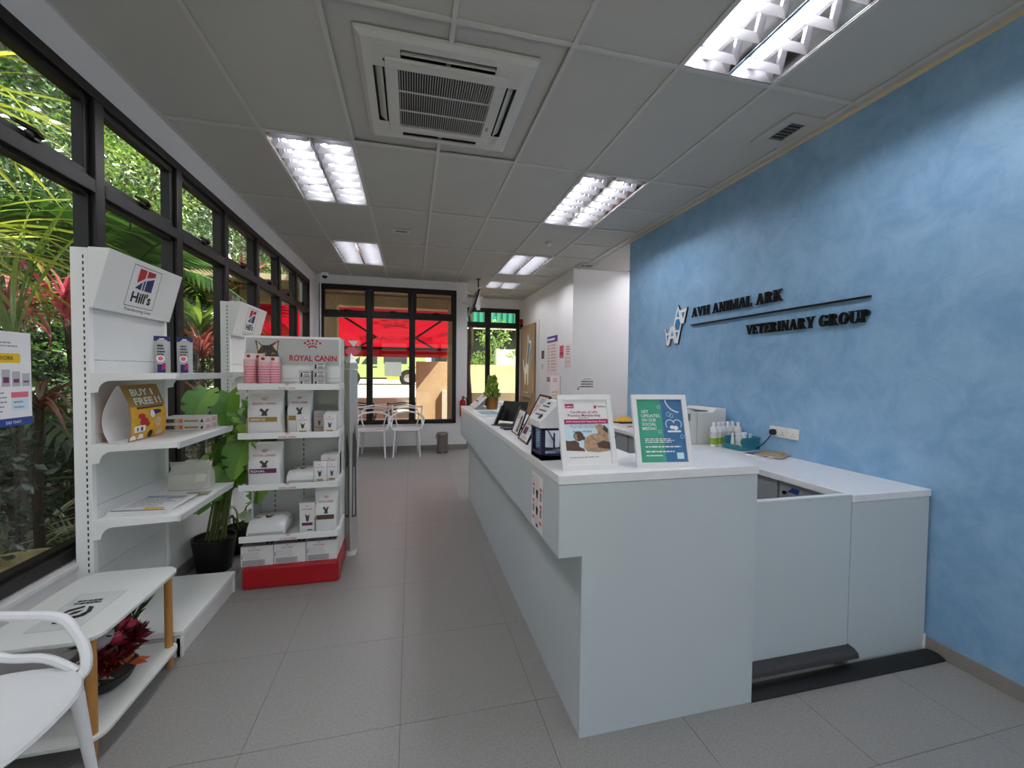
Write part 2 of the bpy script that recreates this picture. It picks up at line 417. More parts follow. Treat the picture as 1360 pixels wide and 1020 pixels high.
# ceiling: boards lying in a grid of T-bars
ce = struct('ceiling', 'suspended ceiling of large pale boards in a metal grid')
cx = [-1.6094+.6*i for i in range(10)]; cx[0] = XL
cyl_ = [2.0112+1.2216*j for j in range(-4, 7)]
RECESS = 4.05
ctile = {}
LIGHTS = [(1, 3), (1, 5), (5, 1), (5, 3), (5, 5), (1, 1), (1, -1), (5, -1)]           # (column, row) of the 1.2 m troffers; last three added out of view for light
def row(j): return 2.0112+1.2216*(j-2)+0
ceil_holes = {(c, j) for c, j in LIGHTS}
for i in range(8):
    x0, x1 = cx[i], cx[i+1]
    if i == 7: x0, x1 = cx[7], XR
    for j in range(-2, 8):
        y0, y1 = row(j), min(row(j+1), YF)
        if y1 <= YR or y0 >= YF: continue
        if (i, j) in ceil_holes or (i in (2, 3) and j == 2): continue
        parts = [(y0, y1)]
        if i >= 6 and j >= 3 or j == 7 or (i == 5 and j in (6,)): parts = [(y0, (y0+y1)/2), ((y0+y1)/2, y1)]
        xe = XR if i == 7 else x1
        for a, b in parts:
            if i == 5 and j == 6 and a == y0: pass
            elif i == 5 and j == 6: continue
            if xe-x0 < .03: continue
            rect_tile(ctile, 'ceiling_board', xe-x0-.01, b-a-.01, -.012, 'ceiling_board', ce, x0+.005, a+.005, ZC+.006)
for (a, b) in ((4.81, 5.42), (5.42, 6.24)):
    for (u, v) in ((XR+.002, 3.42),): rect_tile(ctile, 'ceiling_board', v-u-.004, b-a-.004, -.012, 'ceiling_board', ce, u+.002, a+.002, ZC+.006)
MB().box(XL-.15, 4.2, YR, YF+.1, ZC+.16, ZC+.2).build('deck_above', 'ceiling_board', ce)
for i in range(1, 8):
    if cx[i] > XR: continue
    MB().box(cx[i]-.012, cx[i]+.012, YR, YF, ZC-.005, ZC+.004).build('grid_runner', 'grid_metal', ce)
for j in range(-1, 8):
    y = row(j)
    if YR < y < YF: MB().box(XL, XR if y < 4.7 else 2.55, y-.012, y+.012, ZC-.0045, ZC+.0045).build('grid_cross_bar', 'grid_metal', ce)
    for i in range(8):
        if (i >= 6 and j >= 3) and row(j)+.61 < YF and cx[i] < XR: MB().box(cx[i], min(cx[i+1], XR) if i < 7 else XR, y+.599, y+.623, ZC-.0015, ZC+.0045).build('grid_cross_bar', 'grid_metal', ce)
MB().box(cx[5], cx[6], row(6)+.599, row(6)+.623, ZC-.0015, ZC+.0045).build('grid_cross_bar', 'grid_metal', ce)
# wall angles (edge trim under the ceiling)
tr = struct('trim_1', 'pale metal wall angle along the ceiling edge over the blue wall')
MB().box(XR-.022, XR, YR, 4.81, ZC-.006, ZC+.02).build('wall_angle', 'concrete_beige', tr)
tr = struct('trim_2', 'white metal wall angle along the ceiling over the long windows')
MB().box(XL, XL+.02, YR, YB, ZC-.004, ZC+.02).build('wall_angle', 'grid_metal', tr)
# walls
def wall(name, label, boxes, mat):
    m = MB()
    for b in boxes: m.box(*b)
    o = m.build(name, mat); tag(o, label, None, None, 'structure'); return o
wall('wall_right', 'blue mottled plaster feature wall behind the desk', [(XR, XR+.15, YR, 4.81, 0, ZC+.16)], 'plaster_blue')
RX0, RX1, RZ1 = -1.3, 2.4, 2.7
wall('wall_rear', 'white wall around the added glazed entrance behind the viewpoint', [(XL-.15, RX0, YR-.15, YR, 0, ZC+.16), (RX1, XR+.15, YR-.15, YR, 0, ZC+.16), (RX0, RX1, YR-.15, YR, RZ1, ZC+.16)], 'plaster_white')
wall('wall_recess_right', 'white end wall of the side passage', [(RECESS, RECESS+.1, 4.6, 6.4, 0, ZC+.16), (XR+.15, RECESS, 4.7, 4.81, 0, ZC+.16)], 'plaster_white')
wall('wall_passage', 'white wall facing the entrance with a small notice', [(2.5, RECESS, 6.24, 6.36, 0, ZC+.16)], 'plaster_white')
wall('wall_notices', 'white side wall with posters and the open door', [(2.5, 2.62, 6.36, YF+.1, 0, ZC+.16)], 'plaster_white')
# left: dwarf wall, ledge and head above the long window
W1B, W1T = .53, 2.905
wall('wall_left', 'white wall under and over the long garden windows', [(XL-.14, XL, YR, -1.25, 0, ZC+.16), (XL-.14, XL, 7.32, YB+.15, 0, ZC+.16), (XL-.14, XL, -1.25, 7.32, W1T, ZC+.16), (XL-.14, XL+.045, -1.25, 7.32, -.1, W1B-.03)], 'plaster_white')
sill = MB().box(XL-.005, XL+.055, -1.25, 7.32, W1B-.03, W1B-.005).build('trim_3', 'sill_white', bevel=.003); tag(sill, 'white ledge under the long garden windows', None, None, 'structure')
YBT = YB+.15
BX0, BX1, BZ0, BZ1 = -1.55, .815, .49, 2.955
wall('wall_back', 'white back wall around the porch windows', [(XL, BX0, YB, YBT, 0, ZC+.16), (BX1, 1.02, YB, YBT, 0, ZC+.16), (BX0, BX1, YB, YBT, BZ1, ZC+.16), (BX0, BX1, YB, YBT, 0, BZ0), (.9, 1.02, YBT, YF+.1, 0, ZC+.16)], 'plaster_white')
FX0, FX1, FZ0, FZ1 = 1.1, 2.42, .1, 2.89
wall('wall_far', 'white wall around the far window beside the open door', [(1.02, FX0, YF, YF+.12, 0, ZC+.16), (FX1, 2.5, YF, YF+.12, 0, ZC+.16), (FX0, FX1, YF, YF+.12, FZ1, ZC+.16), (FX0, FX1, YF, YF+.12, 0, FZ0)], 'plaster_white')
def skirt(name, label, boxes):
    m = MB()
    for b in boxes: m.box(*b)
    tag(m.build(name, 'skirting', bevel=.002), label, None, None, 'structure')
skirt('baseboard_right', 'grey tile skirting along the blue wall', [(XR-.011, XR, YR, 4.8, 0, .075)])
skirt('baseboard_back', 'grey tile skirting under the porch windows', [(XL, 1.02, YB-.011, YB, 0, .09), (1.02, 1.031, YB, YF, 0, .09)])
skirt('baseboard_left', 'grey tile skirting under the garden windows', [(XL+.045, XL+.056, YR, YB-.02, 0, .09)])
skirt('baseboard_passage', 'grey tile skirting of the passage walls', [(2.51, RECESS, 6.229, 6.24, 0, .09), (2.489, 2.5, 6.24, YF, 0, .09)])

# windows
def window(name, label, axis, plane, a0, a1, z0, z1, posts, transom, inside, sash=True, depth=.09):
    """axis 'y': runs along Y in plane X; axis 'x': along X in plane Y. inside = +1/-1: side of the room"""
    w = struct(name, label)
    t = .055
    def bx(a, b, lo, hi, n, nm, dep=depth, off=0, mat='frame_black', bev=.004):
        d0, d1 = sorted((plane+inside*(.012+off), plane-inside*(dep-off)))
        m = MB()
        m.box(d0, d1, a, b, lo, hi) if axis == 'y' else m.box(a, b, d0, d1, lo, hi)
        return m.build(nm, mat, w, bevel=bev)
    bx(a0, a1, z1-t, z1, 0, 'frame_head'); bx(a0, a1, z0, z0+t, 0, 'frame_sill')
    bx(a0, a0+t, z0, z1, 0, 'frame_jamb'); bx(a1-t, a1, z0, z1, 0, 'frame_jamb')
    for p in posts: bx(p-.035, p+.035, z0+t, z1-t, 0, 'mullion')
    edges = [a0+t-.035] + list(posts) + [a1-t+.035]
    for k in range(len(edges)-1):
        l, r = edges[k]+.035, edges[k+1]-.035
        bx(l, r, transom-.035, transom+.035, 0, 'transom')
        # upper opening sash
        d0, d1 = sorted((plane-inside*.012, plane-inside*.062)); s = .04
        m = MB()
        for (u0, u1, v0, v1) in ((l, r, transom+.035, transom+.035+s), (l, r, z1-t-s, z1-t), (l, l+s, transom+.035+s, z1-t-s), (r-s, r, transom+.035+s, z1-t-s)):
            m.box(d0, d1, u0, u1, v0, v1) if axis == 'y' else m.box(u0, u1, d0, d1, v0, v1)
        sh = m.build('sash', 'frame_black', w, bevel=.003)
        # lower fixed light bead
        m = MB(); s2 = .018
        for (u0, u1, v0, v1) in ((l, r, z0+t, z0+t+s2), (l, r, transom-.035-s2, transom-.035), (l, l+s2, z0+t, transom-.035), (r-s2, r, z0+t, transom-.035)):
            m.box(d0, d1, u0, u1, v0, v1) if axis == 'y' else m.box(u0, u1, d0, d1, v0, v1)
        m.build('glazing_bead', 'frame_black', w)
        g = plane-inside*.038
        for (v0, v1) in ((transom+.035+s-.005, z1-t-s+.005), (z0+t+s2-.005, transom-.035-s2+.005)):
            m = MB()
            m.add([(g, l, v0), (g, r, v0), (g, r, v1), (g, l, v1)] if axis == 'y' else [(l, g, v0), (r, g, v0), (r, g, v1), (l, g, v1)], [(0, 1, 2, 3)])
            m.build('pane', 'window_glass', w)
        if sash:
            c = (l+r)/2; zz = transom+.055; q = plane+inside*.0
            m = MB()
            if axis == 'y':
                m.box(q-inside*.015, q+inside*.02, c-.018, c+.018, zz-.012, zz+.028); m.tube([(q+inside*.02, c+.02, zz+.012), (q+inside*.035, c-.04, zz+.018), (q+inside*.03, c-.13, zz+.012)], [.011, .012, .009], 8)
            else:
                m.box(c-.018, c+.018, q-.02, q+.015, zz-.012, zz+.028); m.tube([(c-.02, q-.02, zz+.012), (c+.04, q-.035, zz+.018), (c+.11, q-.03, zz+.012)], [.009, .01, .008], 8)
            m.build('handle', 'black_gloss', w, smooth=True)
    return w
window('window_1', 'long black framed garden window wall with small top sashes', 'y', XL, -1.25, 7.32, W1B, W1T, [-.44+.776*k for k in range(0, 10)], 2.40, 1)
window('window_9', 'added black framed glazed screen behind the viewpoint, lets in light', 'x', YR, RX0, RX1, .02, RZ1, [-.1, 1.2], 2.2, 1, sash=False)  # unseen glazing added so daylight reaches the counter front from behind
window('window_2', 'black framed three bay window onto the porch', 'x', YB, BX0, BX1, BZ0, BZ1, [-.722, .016], 2.44, -1)
window('window_3', 'black framed far window beside the open wooden door', 'x', YF, FX0, FX1, FZ0, FZ1, [1.685], 2.50, -1, sash=False)
# open wooden door and its white frame on the notice wall
d = struct('door_1', 'open wooden door with a white and blue dog logo')
MB().box(2.435, 2.475, 8.15, 9.2, .01, 2.47).build('door_leaf', 'door_wood', d, bevel=.002)
F = Face(d, (2.435, 9.2, 0), (0, -1, 0), (0, 0, 1), .0015)
dog = [(.36, 1.18), (.42, 1.18), (.46, 1.42), (.54, 1.42), (.56, 1.18), (.63, 1.18), (.66, 1.5), (.74, 1.86), (.83, 2.0), (.82, 2.12), (.68, 2.12), (.6, 2.26), (.55, 2.26), (.55, 2.0), (.44, 1.62), (.32, 1.55), (.26, 1.74), (.19, 1.72), (.22, 1.55), (.31, 1.42)]
F.poly([[(x+.02, y-.02) for x, y in dog]], 'letter_black', 'logo_shadow', .6); F.poly([dog], 'logo_white', 'logo_dog', 1.2)
F.poly([[(.5, 1.66), (.63, 1.6), (.78, 2.05), (.66, 2.08), (.6, 2.18), (.58, 2.0)]], 'logo_blue', 'logo_chest', 2)
F.text('AVH ANIMAL ARK', .15, .985, .06, 'ink_white', .72, name='door_lettering'); F.text('VETERINARY GROUP', .22, .86, .045, 'ink', .6, name='door_lettering'); F.rect(.15, .94, .87, .95, 'ink_white')
MB().tube([(2.43, 8.22, 1.02), (2.39, 8.22, 1.02), (2.385, 8.36, 1.02)], .01, 8).build('door_handle', 'chrome', d, smooth=True)
tr = struct('trim_4', 'white door frame moulding beside the wooden door')
MB().box(2.47, 2.5, 8.0, 8.13, 0, 2.52).build('jamb', 'plaster_white', tr, bevel=.004)
# ------------------------------------------------------------------ ceiling fittings
emit('tube_glow', 'fbfaff', TUBE_POWER)
pm('louvre', 'd0d0d3', .06, 1., var=.01); pm('reflector', '8e8e92', .35, .5, var=.01); pm('blade_white', '8c8c90', .35, .6, var=.01); pm('lamp_cap', '9a8a5a', .4, .6)
blade_mesh = MB(); bw = .262
blade_mesh.add([(-bw/2, -.010, 0), (bw/2, -.010, 0), (bw/2, .010, 0), (-bw/2, .010, 0), (-bw/2, 0, -.045), (bw/2, 0, -.045)], [(0, 1, 2, 3), (0, 4, 5, 1), (2, 5, 4, 3), (0, 3, 4), (1, 5, 2)])
blade_me = blade_mesh.mesh('louvre_blade')
tube_me = MB(); tube_me.lathe([(.0125, -.5), (.0125, .5)], 10, Matrix.Rotation(PI/2, 4, 'X')); tube_me = tube_me.mesh('lamp_tube')
def troffer(x0, x1, y0, y1, label):
    w, L = x1-x0-.024, y1-y0-.024; xc, yc = (x0+x1)/2, (y0+y1)/2
    t = thing('ceiling_light', label, 'ceiling light', (xc, yc, ZC), 0, 'recessed louvred ceiling lights')
    m = MB(); h = .10; k = .006
    m.box(-w/2, w/2, -L/2, L/2, h, h+.004); m.box(-w/2, -w/2+k, -L/2, L/2, 0, h); m.box(w/2-k, w/2, -L/2, L/2, 0, h); m.box(-w/2, w/2, -L/2, -L/2+k, 0, h); m.box(-w/2, w/2, L/2-k, L/2, 0, h)
    m.build('housing', 'reflector', t)
    m = MB()
    for sx in (-1, 1):
        for s2 in (-1, 1):
            c = sx*w/4; e = c+s2*(w/4-.008)
            m.add([(e, -L/2+k, .004), (e, L/2-k, .004), (c+s2*.07, L/2-k, .088), (c+s2*.07, -L/2+k, .088)], [(0, 1, 2, 3)])
    m.build('reflector', 'louvre', t, fix=False)
    m = MB(); m.prism([(-.008, -.001), (.008, -.001), (.004, .05), (-.004, .05)], -L/2+k, L/2-k, axis='y')
    m.build('centre_spine', 'louvre', t)
    n = max(3, int(L/.135))
    for sx in (-1, 1):
        tb = link('lamp_tube', tube_me, 'tube_glow', t, (sx*w/4, 0, .066)); tb.scale = (1, L-.07, 1)
        for e in (-1, 1): MB().lathe([(.014, -.012), (.014, .012)], 8, Matrix.Translation((sx*w/4, e*(L/2-.028), .066)) @ Matrix.Rotation(PI/2, 4, 'X')).build('lamp_cap', 'lamp_cap', t)
        for i in range(n):
            link('louvre_blade', blade_me, 'blade_white', t, (sx*(w/4+.001), -L/2+L*(i+.5)/n, .045))
    return t
names = {(1, 3): 'louvred ceiling light nearest the long garden windows', (1, 5): 'louvred ceiling light next to the porch window by the security camera', (5, 1): 'large louvred ceiling light cut by the top edge of the photo', (5, 3): 'louvred ceiling light over the counter, behind the largest light at right', (5, 5): 'louvred ceiling light over the far counter end, second from the far window', (1, 1): 'added louvred ceiling light overhead on the window side, out of view', (1, -1): 'added louvred ceiling light behind the viewpoint on the window side', (5, -1): 'added louvred ceiling light behind the viewpoint on the blue wall side'}
for (c, j) in LIGHTS: troffer(cx[c], cx[c+1], row(j), row(j+1), names[(c, j)])
troffer(cx[5], cx[6], row(6)+.61, row(7), 'small square louvred ceiling light nearest the far window')
troffer(3.42, 4.04, 4.84, 6.2, 'added louvred ceiling light brightening the side passage, unseen behind the blue wall')  # unseen lamp added to brighten the passage wall
# cassette air conditioner
AX, AY = (cx[2]+cx[4])/2, row(2)+.611
b = MB().box(cx[2]+.002, cx[4]-.002, row(2)+.002, row(3)-.002, ZC+.02, ZC+.03).build('air_conditioner_backing_board', 'ceiling_board', ce)
ac = thing('air_conditioner', 'square white ceiling cassette air conditioner with slatted intake grille', 'air conditioner', (AX, AY, ZC))
pm('ac_white', 'bfbfba', .5, var=.01); pm('ac_dark', '2b2c2e', .7)
m = MB(); o, i_ = .468, .42
# bevelled outer panel: four trapezoid sides around the slots
def ring_panel(m, r0, r1, z0, z1):
    for a in range(4):
        M = Matrix.Rotation(a*PI/2, 4, 'Z'); m.add([(-r0, -r0, z0), (r0, -r0, z0), (r1, -r1, z1), (-r1, -r1, z1)], [(0, 1, 2, 3)], M)
ring_panel(m, .468, .468, .012, -.004); ring_panel(m, .468, .44, -.004, -.02); ring_panel(m, .44, .395, -.02, -.022); ring_panel(m, .335, .27, -.022, -.028)
for a in range(4):
    M = Matrix.Rotation(a*PI/2, 4, 'Z')
    m.add([(-.395, -.395, -.022), (-.25, -.395, -.022), (-.25, -.335, -.022), (-.335, -.335, -.022)], [(0, 1, 2, 3)], M)
    m.add([(.25, -.395, -.022), (.395, -.395, -.022), (.335, -.335, -.022), (.25, -.335, -.022)], [(0, 1, 2, 3)], M)
m.build('outer_panel', 'ac_white', ac, fix=False)
MB().box(-.44, .44, -.44, .44, .012, .016).build('inner_cavity', 'ac_dark', ac)
for a in range(4):
    M = Matrix.Rotation(a*PI/2, 4, 'Z')
    tilt = Matrix.Translation((0, -.365, -.008)) @ Matrix.Rotation(math.radians(-38 if a else 70), 4, 'X')
    MB().box(-.247, .247, -.024, .024, -.003, .003, M @ tilt).build('air_flap', 'ac_white', ac, bevel=.002)
m = MB()
for (u0, u1, v0, v1) in ((-.33, .33, -.33, -.265), (-.33, .33, .265, .33), (-.33, -.265, -.265, .265), (.265, .33, -.265, .265)): m.box(u0, u1, v0, v1, -.036, -.018)
m.build('grille_frame', 'ac_white', ac, bevel=.003)
MB().box(-.265, .265, -.265, .265, -.016, -.012).build('filter_mesh', 'ac_dark', ac)
slat = MB().box(-.0022, .0022, -.265, .265, -.034, -.018).mesh('grille_slat')
pm('ac_slat', 'a9a9a6', .5)
for k in range(38): link('grille_slat', slat, 'ac_slat', ac, (-.258+k*.516/37, 0, 0))
for y in (-.09, .09): MB().box(-.265, .265, y-.003, y+.003, -.0365, -.03).build('grille_cross_bar', 'ac_white', ac)
F = Face(ac, (-.395, -.285, -.0225), (1, 0, 0), (0, -1, 0)); F.rect(.055, .01, .085, .03, 'ac_dark', 'receiver_window'); F.lines(.095, .14, .012, .028, 2, 'ink_grey', seed=3)
F = Face(ac, (.3, .18, -.0365), (0, -1, 0), (-1, 0, 0)); F.rect(0, 0, .045, .016, 'ink_grey', 'badge')
# smoke-extract / air grilles
def vent(x, y, w, d, label, fw=.03, bars=5, fm='ac_white'):
    t = thing('ceiling_vent', label, 'vent', (x, y, ZC))
    m = MB()
    for (a, b_, c, e) in ((-w/2, w/2, -d/2, -d/2+fw), (-w/2, w/2, d/2-fw, d/2), (-w/2, -w/2+fw, -d/2+fw, d/2-fw), (w/2-fw, w/2, -d/2+fw, d/2-fw)): m.box(a, b_, c, e, -.008, .005)
    m.build('vent_frame', fm, t, bevel=.002)
    MB().box(-w/2+fw, w/2-fw, -d/2+fw, d/2-fw, -.001, .004).build('vent_throat', 'black_matte', t)
    for k in range(bars):
        p = -d/2+fw+(d-2*fw)*(k+.5)/bars; MB().box(-w/2+fw, w/2-fw, p-.003, p+.003, -.007, -.001).build('vent_slat', 'plastic_grey', t)
vent(-.118, 5.132, .19, .12, 'small white rectangular ceiling fitting between the two window side lights', .028, 3)
vent(2.46, 2.35, .26, .34, 'square ceiling air grille close to the blue wall', .075, 6, 'ceiling_board')
vent(2.62, 6.0, .3, .24, 'far ceiling air grille over the side passage', .06, 4, 'ceiling_board')
sp = thing('smoke_detector', 'small flat white smoke detector on the ceiling over the counter', 'smoke detector', (1.70, 5.10, ZC))
MB().lathe([(.045, .004), (.05, -.006), (.03, -.022), (.012, -.026)], 18).build('detector_body', 'ac_white', sp, smooth=True)
MB().lathe([(.02, -.0225), (.02, -.03)], 12).build('sensor_cap', 'plastic_white', sp)
# security camera in the far left corner
cc = thing('security_camera', 'small white dome security camera in the ceiling corner by the porch window', 'camera', (-1.43, 7.66, ZC))
MB().lathe([(.055, .0), (.06, -.02), (.055, -.05), (.05, -.055)], 18).build('camera_base', 'plastic_white', cc, smooth=True)
MB().lathe([(.045, -.05), (.04, -.075), (.025, -.092), (.006, -.098)], 18).build('lens_dome', 'black_gloss', cc, smooth=True)
MB().tube([(-.09, .11, 0), (-.09, .11, -2.5)], .012, 8).build('cable_duct', 'plastic_white', cc)
# ------------------------------------------------------------------ reception counter, gate, desk
rc = thing('reception_counter', 'long grey reception counter with white stone top', 'counter', (0, 0, 0))
CX0, CXF, CX1, CY0, CY1 = .559, .657, 1.481, 1.508, 4.785
m = MB()
m.box(CXF+.0, CXF+.02, CY0+.022, CY1, 0, .737); m.build('front_panel', 'laminate_grey', rc, bevel=.001)
m = MB(); m.prism([(CXF, 0), (CX1, 0), (CX1, 1.026), (CX0, 1.026), (CX0, .739), (CXF, .739)], CY0, CY0+.02, axis='y'); m.build('end_panel', 'laminate_grey', rc, bevel=.001)
MB().box(CX0, CX0+.02, CY0+.0225, CY1, .741, 1.026).build('upper_fascia', 'laminate_grey', rc, bevel=.001)
MB().box(CX0+.02, CXF+.02, CY0+.0225, CY1, .741, .757).build('overhang_soffit', 'laminate_grey', rc)
MB().box(CX0, CXF+.4, CY1-.02, CY1, .741, 1.026).build('upper_far_end_panel', 'laminate_grey', rc)
MB().box(CXF, CXF+.42, CY1-.02, CY1, 0, .739).build('lower_far_end_panel', 'laminate_grey', rc)
MB().box(CX1-.02, CX1, CY0+.021, 1.86, 0, 1.026).build('return_panel', 'laminate_grey', rc, bevel=.001)
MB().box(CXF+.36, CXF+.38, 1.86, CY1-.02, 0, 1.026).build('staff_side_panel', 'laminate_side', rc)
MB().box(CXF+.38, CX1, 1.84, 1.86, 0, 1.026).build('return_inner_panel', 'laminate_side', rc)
m = MB(); m.prism([(CX0-.003, CY0-.003), (CX1+.004, CY0-.003), (CX1+.004, 1.865), (1.06, 1.865), (1.06, CY1+.003), (CX0-.003, CY1+.003)], 1.028, 1.064); m.build('stone_top', 'quartz_white', rc, bevel=.002)
MB().box(1.04, 1.42, 1.87, 4.4, .72, .745).build('staff_worktop', 'quartz_white', rc)
# QR-sheet stuck to the fascia: sheet with coloured blocks, codes left out
ns = thing('notice_sheet', 'pink sheet of small coloured panels stuck on the counter front', 'notice', (CX0-.001, 1.79, 0))
MB().box(-.0006, 0, -.085, .085, .75, 1.0).build('sheet', 'paper', ns)
F = Face(ns, (-.0007, .085, .75), (0, -1, 0), (0, 0, 1), .0004)
F.rects([(.055, .02, .11, .235)], 'paper_pink')
for k, x in enumerate((.015, .068, .122)):
    F.rects([(x, .185-.075*j+(-.0 if k != 1 else -.025), x+.03, .2-.075*j+(-.0 if k != 1 else -.025)) for j in range(3)], 'ink_pink' if k != 1 else 'ink_purple')
    F.rects([(x+.003, .142-.075*j, x+.027, .178-.075*j) for j in range(2 if k != 1 else 2)], 'ink_grey', 'grey_panel')
F.lines(.012, .05, .205, .235, 3, 'ink_gold', seed=5)
# low swing gate between counter and desk
g = thing('swing_gate', 'grey low swing gate panel between counter and desk', 'gate', (1.486, 1.6, 0))
MB().box(0, .655, 0, .022, .09, .866).build('gate_panel', 'laminate_grey', g, bevel=.0015)
m = MB(); m.prism([(-.055, .068), (.006, .072), (.006, .108), (-.03, .104), (-.05, .09)], 0, .668, axis='x'); m.build('bottom_bar', 'rubber_dark', g, bevel=.004)
MB().box(.0, .655, -.003, .022, .866, .872).build('top_edging', 'quartz_white', g)
MB().box(.60, .65, .02, .05, .0, .1).build('bar_bracket', 'black_matte', g)
st = thing('cable_ramp', 'black rounded rubber cable ramp strip on the floor before the gate', 'floor strip', (1.484, 1.55, 0))
m = MB(); n = 10
m.prism([(-.045+.0, 0), (.05, 0)] + [(.05*math.cos(PI*k/n) + .0, .022*math.sin(PI*k/n)) for k in range(1, n)], 0, 1.185, axis='x'); m.build('ramp_strip', 'black_matte', st, smooth=True)
MB().box(.16, .165, -.046, -.043, .004, .008).build('screw_head', 'chrome', st)
# desk along the blue wall
dk = thing('desk', 'long white topped desk against the blue wall', 'desk', (0, 0, 0))
DX0 = 2.148
MB().box(DX0, XR-.002, 1.6, 4.76, .828, .864).build('worktop', 'quartz_white', dk, bevel=.002)
MB().box(DX0, XR-.013, 1.602, 1.622, .0, .826).build('end_panel', 'laminate_grey', dk, bevel=.001)
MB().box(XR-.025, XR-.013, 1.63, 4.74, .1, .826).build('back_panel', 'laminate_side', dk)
m = MB(); m.box(XR-.02, XR-.012, 1.594, 1.602, 0, .09); m.build('corner_guard', 'plastic_white', dk)
MB().box(DX0+.02, XR-.03, 4.72, 4.74, 0, .826).build('far_end_panel', 'laminate_side', dk)
def pedestal(y0, y1, label, kind, sticker=False):
    p = thing('desk_cabinet', label, 'cabinet', (DX0+.05, y0, 0), 0, 'cabinets under the desk'); w = y1-y0; D = .42
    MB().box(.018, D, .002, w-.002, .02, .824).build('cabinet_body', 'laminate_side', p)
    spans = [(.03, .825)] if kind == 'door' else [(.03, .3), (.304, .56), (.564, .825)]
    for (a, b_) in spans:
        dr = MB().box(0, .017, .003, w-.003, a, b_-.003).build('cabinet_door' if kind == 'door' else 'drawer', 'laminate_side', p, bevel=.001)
        zz = b_-.07
        MB().lathe([(.006, 0), (.006, .008), (.011, .012), (.011, .02)], 12, Matrix.Translation((0, w-.05 if kind == 'door' else w/2, zz)) @ Matrix.Rotation(-PI/2, 4, 'Y')).build('lock_knob', 'black_gloss', dr, smooth=True)
        if sticker:
            F = Face(dr, (0, w-.1, zz+.005), (0, -1, 0), (0, 0, 1)); F.poly([[(-.04, 0), (.03, .0), (.04, .03), (-.01, .032)]], 'ink_blue', 'blue_sticker')
pedestal(1.63, 2.075, 'grey cabinet with a blue sticker under the near end of the desk', 'door', True)
pedestal(2.085, 2.6, 'grey cabinet door behind the swing gate, second along the desk', 'door')
pedestal(2.61, 3.15, 'grey desk cabinet under the printer side of the desk', 'drawers')
pedestal(3.4, 3.9, 'grey drawer unit under the desk seen between the two white frames', 'drawers')
pedestal(3.91, 4.42, 'grey drawer unit under the far end of the desk', 'drawers')
